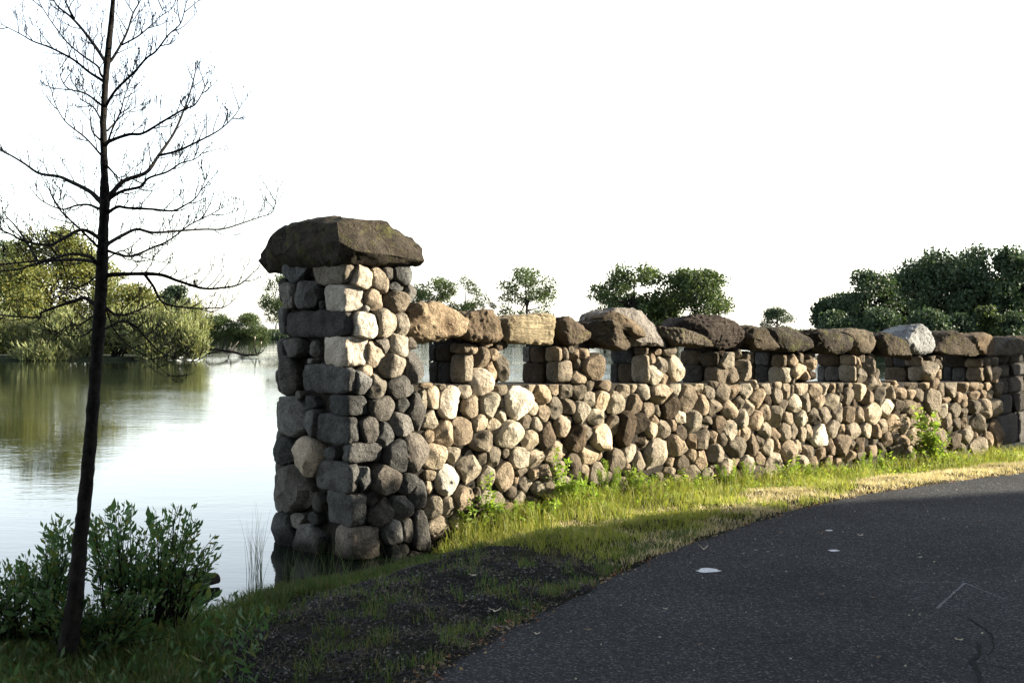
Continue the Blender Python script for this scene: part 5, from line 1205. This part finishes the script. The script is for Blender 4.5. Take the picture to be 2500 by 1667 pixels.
# tall grass stalks at the water in front of the pillar
V, Fc = [], []
def stalk(V, Fc, b, h, lx, r=.0018, sides=3):
    ph = random.uniform(-.5, .5); pts = [b + Vector((lx * t * t, ph * .1 * t, h * t)) for t in np.linspace(0, 1, 6)]; tube(pts, [r * (1 - .8 * t) for t in np.linspace(0, 1, 6)], sides, V, Fc)
tussocks = [((600, 640), (1395, 1470), 14, (.35, .65), 'tussock of tall thin grass standing in the water left of the pillar'), ((690, 760), (1430, 1450), 14, (.18, .42), 'tussock of long grass in front of the pillar foot'), ((760, 860), (1420, 1436), 16, (.2, .45), 'grass tussock before the lit corner block of the pillar'), ((880, 990), (1395, 1412), 12, (.15, .3), 'grass tussock at the right foot of the pillar')]
for (xa, xb), (ya, yb), n, (ha, hb), lb in tussocks:
    c = gpt((xa + xb) / 2, (ya + yb) / 2); root = empty('grass_tussock', c, lb, 'grass', 'tall grass tussocks by the pillar'); V, Fc = [], []
    for k in range(n * 2):
        b = gpt(random.uniform(xa, xb), random.uniform(ya, yb)); stalk(V, Fc, b - Vector((0, 0, .03)), random.uniform(ha, hb), random.uniform(-.13, .13), .0024)
    tag(child('blades', mesh_from('blades', V, Fc), M['grass_bank_shaded'], root), kind='stuff')

# weeds at the foot of the wall
def weed(label, px, py, h, kind, off=.12, n=None):
    p = on_level(px, py, .3); s = wall_s(p.x, p.y); q = WP + U * s + N * off; z = float(ground_h(np.array(q.x), np.array(q.y))); b = Vector((q.x, q.y, z - .02))
    if kind == 'feather':
        root = empty('feathery_weed', b, label, 'weed', 'feathery weeds at the wall foot'); V, Fc = [], []; P, D = [], []
        for k in range(n or 5):
            e = b + Vector((random.uniform(-.12, .12) * 1.2, random.uniform(-.08, .08), h * random.uniform(.65, 1.05))); s0 = b + Vector((random.uniform(-.07, .07), random.uniform(-.04, .04), 0)); tube([s0, s0.lerp(e, .5), e], [.004, .003, .0012], 4, V, Fc)
            for j in range(170):
                t = random.random() ** .8; c = s0.lerp(e, t); a = random.uniform(0, 6.28); r = .05 * (1.1 - t * .75); v = Vector((math.cos(a), math.sin(a), .9)); P.append(tuple(c + Vector((math.cos(a), math.sin(a), .5)) * r * random.uniform(.2, .8))); D.append(tuple(v))
        P = np.array(P); tag(child('foliage', np_mesh('foliage', *cards(P, RNG.uniform(.022, .05, len(P)), .13, 0, 0, np.array(D))), M['lf_weed'], root), kind='stuff')
    else:
        root = empty('leafy_weed', b, label, 'weed', 'leafy weeds at the wall foot'); V, Fc = [], []; P, D = [], []
        for k in range(n or 5):
            w = .14 if kind == 'leafy' else .28
            e = b + Vector((random.uniform(-w, w), random.uniform(-.12, .05), h * random.uniform(.5, 1.05))); s0 = b + Vector((random.uniform(-.05, .05), 0, 0)); mid = s0.lerp(e, .5) + Vector((0, 0, .04)); tube([s0, mid, e], [.005, .0035, .0015], 4, V, Fc)
            for j in range(34):
                t = random.uniform(.15, 1); c = s0.lerp(mid, t).lerp(mid.lerp(e, t), t); v = Vector((random.gauss(0, 1), random.gauss(0, 1), random.gauss(.2, .4))).normalized(); P.append(tuple(c + v * .035)); D.append(tuple(v))
        P = np.array(P); tag(child('foliage', np_mesh('foliage', *cards(P, RNG.uniform(.035, .08, len(P)) * (1.2 if kind == 'bush' else 1), .42, 0, 0, np.array(D))), M['lf_weed'], root), kind='stuff')
    child('stem', mesh_from('stem', V, Fc), M['lf_weed'], root)
weed('leafy weed climbing highest against the wall near its left end', 1235, 1250, .62, 'leafy', .16, 5)
weed('leafy weed with scattered leaves left of the highest one', 1195, 1258, .40, 'leafy', .2, 4)
weed('broad leafy weed growing between the two leftmost tall weeds', 1278, 1258, .36, 'bush', .2, 6)
weed('feathery upright weed right of the leafy clump at the wall', 1350, 1262, .32, 'feather', .3, 5)
weed('pair of slim feathery weeds in front of the low stones', 1395, 1258, .30, 'feather', .35, 5)
weed('thin tall leafy weed before the pale round stone', 1465, 1238, .66, 'leafy', .16, 4)
weed('feathery weed cluster behind the grass near the middle left', 1500, 1240, .42, 'feather', .3, 9)
weed('bushy green weed left of the largest feathery clump', 1530, 1235, .36, 'bush', .18, 7)
weed('largest pale feathery clump against the wall', 1575, 1228, .50, 'feather', .28, 12)
weed('second feathery clump just right of the largest', 1625, 1222, .38, 'feather', .28, 8)
weed('sprig of small leaves growing on the wall above the feathery clumps', 1598, 1205, .60, 'leafy', .12, 3)
weed('leafy weed under the pale yellow stone in the middle', 1702, 1200, .40, 'leafy', .15, 5)
weed('feathery grey green weed under the wide squared stone', 1815, 1185, .34, 'feather', .22, 9)
weed('small leafy weed right of the grey green one', 1780, 1195, .26, 'bush', .2, 6)
weed('slim yellow green weed standing alone in front of small stones', 1965, 1160, .42, 'leafy', .18, 3)
weed('low leafy weed in the right middle of the wall foot', 2070, 1150, .22, 'bush', .2, 6)
weed('upright yellow weed left of the big bright bush', 2180, 1138, .46, 'leafy', .2, 4)
weed('big bright green leafy bush against the wall near its right end', 2318, 1128, .88, 'bush', .3, 24)
weed('low green weeds at the foot right of the bright bush', 2395, 1125, .24, 'bush', .25, 9)
weed('small weed sprawling at the corner where the long wall ends', 2428, 1122, .20, 'bush', .2, 5)
for k in range(16):
    px_ = 1320 + k * 62 + random.uniform(-18, 18)
    weed(('first second third fourth fifth sixth seventh eighth ninth tenth eleventh twelfth thirteenth fourteenth fifteenth sixteenth'.split()[k]) + ' slender weed from the pillar in the row along the wall foot', px_, 1262 - (px_ - 1320) * .135 - 6, random.uniform(.22, .40), random.choice(('feather', 'leafy', 'feather')), random.uniform(.12, .35), random.choice((3, 4, 6)))
for o in list(bpy.data.objects):
    if 'slender weed from' in o.get('label', ''): o['group'] = 'slender weeds along the wall foot'
# band of broad leaved undergrowth at the wall foot
X, Y = scatter(90000, -1, 13, 8.5, 20, lambda x, y: (wall_t(x, y) > .03) & (wall_t(x, y) < .75) & (wall_s(x, y) > 2.4) & (wall_s(x, y) < wall_end))
Zg = ground_h(X, Y); wt = wall_t(X, Y); ht = RNG.random(len(X)) * (.24 - .22 * wt) * (1.2 + 1.5 * patch(X, Y, 2.2, 5)); P = np.stack([X, Y, Zg + np.clip(ht, .01, .4)], 1)
D = RNG.normal(size=(len(P), 3)); D[:, 2] = np.abs(D[:, 2]) * .5
tag(put('undergrowth', np_mesh('undergrowth', *cards(P, RNG.uniform(.02, .055, len(P)), .38, 0, 0, D)), M['lf_weed']), 'dense leafy undergrowth along the foot of the wall', 'undergrowth', kind='stuff')
# broad leaved plants in the shaded bank
X, Y = scatter(9000, -4.8, -1.0, 5.6, 9.5, lambda x, y: (land_sd(x, y) > -.02) & (road_side(x, y) > .6)); px, py = to_px(X, Y, ground_h(X, Y)); k = (px + 260 * patch(X, Y, 2.0, 8) < 640) & (RNG.random(len(X)) < .55); X, Y = X[k], Y[k]
P = np.stack([X, Y, ground_h(X, Y) + RNG.random(len(X)) * .13], 1); D = RNG.normal(size=(len(P), 3)); D[:, 2] = np.abs(D[:, 2]) + .6
tag(put('bank_plants', np_mesh('bank_plants', *cards(P, RNG.uniform(.03, .10, len(P)), .28, 0, 0, D)), M['lf_bush']), 'broad leaved plants among the shaded bank grass', 'plants', kind='stuff')

# ------------------------------------------------------------------ litter on the road
def curled_leaf(px, py, size, label, mat, tilt=.4, lobes=5, z=None):
    size *= .8
    p = on_level(px, py, .33); z0 = zr(p.x) if float(road_side(np.array(p.x), np.array(p.y))) < 0 else float(ground_h(np.array(p.x), np.array(p.y))) + .01; p = on_level(px, py, z0)
    a0 = random.uniform(0, 6.28); V = [Vector((0, 0, .006))]; n = 20
    for k in range(n):
        a = 2 * math.pi * k / n; r = size * (.62 + .38 * math.cos(lobes * a)) * (1 + .2 * random.random()); x, y = r * math.cos(a + a0), r * math.sin(a + a0) * .7
        V.append(Vector((x, y, .004 + abs(x) * tilt * random.uniform(.7, 1.2) + .006 * random.random())))
    me = mesh_from('leaf', V, [(0, 1 + k, 1 + (k + 1) % n) for k in range(n)]); o = put('fallen_leaf', me, mat); o.location = (p.x, p.y, z0 + .002)
    tag(o, label, 'leaf', 'fallen leaves on the road')
LL = [(1718, 1344, .055, 'upright curled pale leaf on the asphalt above the white paint spot', 'pale_leaf', 1.2), (1905, 1302, .045, 'brownish curled leaf, left of two lying in a row beyond the paint spots', 'fallen', .7), (2005, 1305, .05, 'darker curled leaf, right of two lying in a row beyond the paint spots', 'fallen', .7),
      (2100, 1309, .035, 'small pale leaf right of the row of two', 'pale_leaf', .5), (1579, 1342, .06, 'pale leaf at the ragged asphalt edge', 'pale_leaf', .5), (2342, 1565, .035, 'small pale star shaped leaf beside the crack', 'pale_leaf', .4), (2006, 1453, .028, 'small reddish leaf left of the chalk lines', 'fallen', .4),
      (2142, 1607, .032, 'dark brown leaf near the bottom of the picture', 'fallen', .5), (1625, 1489, .026, 'tiny light leaf in the left part of the road', 'pale_leaf', .4), (2135, 1461, .03, 'dark sliver of a leaf left of the chalk mark', 'fallen', .3), (1707, 1575, .022, 'tiny brown leaf low in the road', 'fallen', .3),
      (1210, 1494, .06, 'pale lobed oak leaf on the gravel by the grass strip', 'pale_leaf', .4), (1155, 1407, .05, 'pale leaf on the gravel nearest the pillar', 'pale_leaf', .4), (1130, 1482, .04, 'brown leaf on the gravel left of the oak leaf', 'fallen', .4), (1310, 1550, .035, 'small pale leaf on the asphalt edge below the oak leaf', 'pale_leaf', .4),
      (1845, 1345, .022, 'tiny pale scrap left of the small paint mark', 'pale_leaf', .3), (1875, 1349, .02, 'tiny grey scrap beside the small paint mark', 'pale_leaf', .3), (2245, 1363, .024, 'tiny pale scrap in the right part of the road', 'pale_leaf', .3), (2390, 1273, .03, 'small brown leaf near the shade edge at right', 'fallen', .3), (1436, 1540, .03, 'faded leaf low at the asphalt edge', 'fallen', .3)]
for x, y, s, lb, mt, tl in LL: curled_leaf(x, y, s, lb, M[mt], tl)
# red brown litter along the asphalt edge and specks of grit
P = []
for k in range(1600):
    q = ROADE[RNG.integers(0, len(ROADE) - 1)]; x = q[0] + RNG.normal() * .05; y = q[1] + RNG.normal() * .07; P.append((x, y, float(zr(x)) + .006))
P = np.array(P); D = RNG.normal(size=(len(P), 3)); D[:, 2] *= .2
tag(put('leaf_litter', np_mesh('litter', *cards(P, RNG.uniform(.008, .035, len(P)), .6, .6, 0, D)), M['fallen']), 'reddish brown leaf litter along the asphalt edge', 'leaf litter', kind='stuff')
X, Y = scatter(3500, -3, 9, 4.9, 15, lambda x, y: road_side(x, y) < -.02); P = np.stack([X, Y, np.array([zr(x) for x in X]) + .004], 1); D = RNG.normal(size=(len(P), 3)); D[:, 2] *= .15
tag(put('grit', np_mesh('grit', *cards(P, RNG.random(len(P)) ** 4 * .016 + .004, .7, .7, 0, D)), M['pale_leaf']), 'scattered pale grit on the asphalt', 'grit', kind='stuff')

# unseen trees added behind the camera to cut the sky light
for x, y, h_, w_, lb in ((-7.5, -5.5, 12, 11, 'added unseen broad shade tree behind the photographer on the pond side'), (0.5, -8.5, 13, 12, 'added unseen tall shade tree straight behind the photographer'), (8.5, -8, 12, 11, 'added unseen shade tree behind the photographer on the road side'), (-15, -1, 12, 11, 'added unseen shade tree on the pond bank far left of the photographer')):
    root = empty('oak_tree', (x, y, .2), lb, 'tree'); lob = []
    for k in range(34):
        ph = RNG.random() * 6.283; zz = .22 + .78 * RNG.random(); pr = math.sqrt(max(.05, 1 - ((zz - .5) / .52) ** 2)); r = RNG.uniform(.3, .85) * pr * w_ / 2; rr = w_ * RNG.uniform(.09, .15); lob.append((x + math.cos(ph) * r, y + math.sin(ph) * r, zz * h_, rr, rr, rr * .75))
    child('crown', np_mesh('crown', *cards(blob_points(lob, 5200), RNG.uniform(.4, .65, 5200), .8, .2)), M['lf_added_canopy'], root)
    V, Fc = tube([Vector((x, y, 0)), Vector((x + .1, y, 2.5)), Vector((x, y, 5)), Vector((x, y, h_ * .85))], [.34, .27, .2, .05], 9); child('trunk', mesh_from('trunk', V, Fc), M['bark'], root)
    V, Fc = [], []
    for k in range(12):
        e = Vector(lob[k][:3]); s = Vector((x, y, 2.4 + 4 * RNG.random())); tube([s, (s + e) / 2, e], [.12, .08, .03], 5, V, Fc)
    child('branch', mesh_from('branch', V, Fc), M['bark'], root)

def shade_tree(name, label, x, y, h_, w_, low, n, k_, leaf=(.3, .5)):  # unseen tree added off camera to cast shade
    root = empty(name, (x, y, .2), label, 'tree'); lob = []
    for k in range(k_):
        ph = RNG.random() * 6.283; zz = low + (1 - low) * RNG.random(); pr = math.sqrt(max(.04, 1 - max(0, (zz - .35) / .67) ** 2)); r = math.sqrt(RNG.random()) * .78 * pr * w_ / 2; rr = w_ * RNG.uniform(.10, .15); lob.append((x + math.cos(ph) * r, y + math.sin(ph) * r, max(rr * .6, zz * h_ - rr * .5), rr, rr, rr * .9))
    child('crown', np_mesh('crown', *cards(blob_points(lob, n), RNG.uniform(leaf[0], leaf[1], n), .8, .2)), M['lf_added_canopy'], root)
    V, Fc = tube([Vector((x, y, 0)), Vector((x + .1, y, h_ * .4)), Vector((x, y, h_ * .85))], [.3, .2, .05], 8); child('trunk', mesh_from('trunk', V, Fc), M['bark'], root)
shade_tree('oak_tree', 'added large dense tree right of the photographer, unseen, placed to shade the bare tree', 13, 5.2, 15, 11, .08, 14000, 60)  # added to keep the bare tree in shade
shade_tree('shade_evergreen', 'added rounded evergreen right of the photographer, unseen, placed to shade the lower pillar', 9.2, 11.0, 5.6, 4.4, .0, 9000, 46, (.16, .28))  # added; crown edge shaped to shade the lower pillar
# high crown added overhead, unseen, to darken the foreground with open shade
root = empty('oak_tree', (-1.0, -4.5, .2), 'added unseen shade tree whose high crown reaches over the photographer', 'tree'); lob = []
for k in range(60):
    ph = RNG.random() * 6.283; r = 8.6 * math.sqrt(RNG.random()); rr = RNG.uniform(1.3, 2.0); lob.append((-1.5 + math.cos(ph) * r, .5 + math.sin(ph) * r, 8.7 + RNG.random() * 3 * (1 - r / 12), rr, rr, rr * .6))
child('crown', np_mesh('crown', *cards(blob_points(lob, 9000), RNG.uniform(.45, .75, 9000), .8, .5)), M['lf_added_canopy'], root)
V, Fc = tube([Vector((-1, -4.5, 0)), Vector((-1, -4.4, 3)), Vector((-1.1, -4, 6)), Vector((-1.3, -2, 10))], [.42, .32, .28, .12], 10); child('trunk', mesh_from('trunk', V, Fc), M['bark'], root)
V, Fc = [], []
for k in range(16):
    e = Vector(lob[k][:3]); s = Vector((-1.1, -4, 5 + 2 * RNG.random())); tube([s, s.lerp(e, .5) + Vector((0, 0, .8)), e], [.16, .10, .04], 5, V, Fc)
child('branch', mesh_from('branch', V, Fc), M['bark'], root)

# ------------------------------------------------------------------ unseen building added off camera to cast the road's shade
Lp = [on_level(1382, 1276, .3), on_level(2500, 1210, .24)]; Ld = (Lp[1] - Lp[0]).normalized(); Ld.z = 0
SH = 9.0; run = SH - .3; run /= math.tan(SUN_EL); back = Vector((math.cos(SUN_AZ), math.sin(SUN_AZ), 0)) * run
ed = Lp[0] + back                                    # a point of the eaves line
x0 = 14.0; a = ed + Ld * ((x0 - ed.x) / Ld.x); b = ed + Ld * ((62 - ed.x) / Ld.x)
shade_house = empty('shade_house', (38, -4, .2), 'added unseen building behind the photographer, placed to cast the shade over the road', 'shade_house')
Nh = Vector((Ld.y, -Ld.x, 0))
def prism(name, pts, z0, z1, mat):
    n = len(pts); V = [Vector((p.x, p.y, z)) for z in (z0, z1) for p in pts]; f = [tuple(range(n))[::-1], tuple(range(n, 2 * n))] + [(k, (k + 1) % n, n + (k + 1) % n, n + k) for k in range(n)]
    me = mesh_from(name, V, f); bm = bmesh.new(); bm.from_mesh(me); bmesh.ops.recalc_face_normals(bm, faces=bm.faces[:]); bm.to_mesh(me); bm.free(); return child(name, me, mat, shade_house, False)
M['stucco'] = simple_noise_mat('stucco', [(.3, (.30, .28, .24)), (.7, (.36, .33, .29))], 3, bumpd=.01)
M['slate'] = simple_noise_mat('slate_roof', [(.3, (.06, .06, .07)), (.7, (.11, .11, .12))], 4, bumpd=.01)
M['pane'] = simple_noise_mat('window_pane', [(.3, (.03, .035, .04)), (.7, (.05, .055, .06))], 1, rough=.08, bumpd=0, spec=.6)
W0 = 26
prism('wall', [a + Nh * .4 + Ld * .4, b + Nh * .4, b + Nh * W0, a + Nh * W0 + Ld * .4], .1, SH - .35, M['stucco'])
rf = prism('roof', [a, b, b + Nh * (W0 + .4), a + Nh * (W0 + .4)], SH - .34, SH, M['slate'])
r1 = Nh * (W0 / 2)
V = [a + Z * (SH - a.z), b + Z * (SH - b.z), b + Nh * (W0 + .4) + Z * (SH - b.z), a + Nh * (W0 + .4) + Z * (SH - a.z), a + r1 + Ld * 8 + Z * (SH + 2.4 - a.z), b + r1 + Z * (SH + 2.4 - b.z)]
V = [Vector((v.x, v.y, SH + .002 if k < 4 else SH + 2.4)) for k, v in enumerate(V)]
child('roof', mesh_from('roof', V, [(0, 1, 5, 4), (2, 3, 4, 5), (3, 0, 4)]), M['slate'], shade_house, False)
for k in range(9):
    for fl in (1.2, 4.6):
        c = a + Ld * (3 + k * 4.6) + Nh * .37; V = [c, c + Ld * 1.3, c + Ld * 1.3 + Nh * .1, c + Nh * .1]
        V = [Vector((v.x, v.y, z)) for z in (fl, fl + 1.9) for v in V]; me = mesh_from('window', V, [(3, 2, 1, 0), (4, 5, 6, 7), (0, 1, 5, 4), (1, 2, 6, 5), (2, 3, 7, 6), (3, 0, 4, 7)])
        child('window', me, M['pane'], shade_house, False)
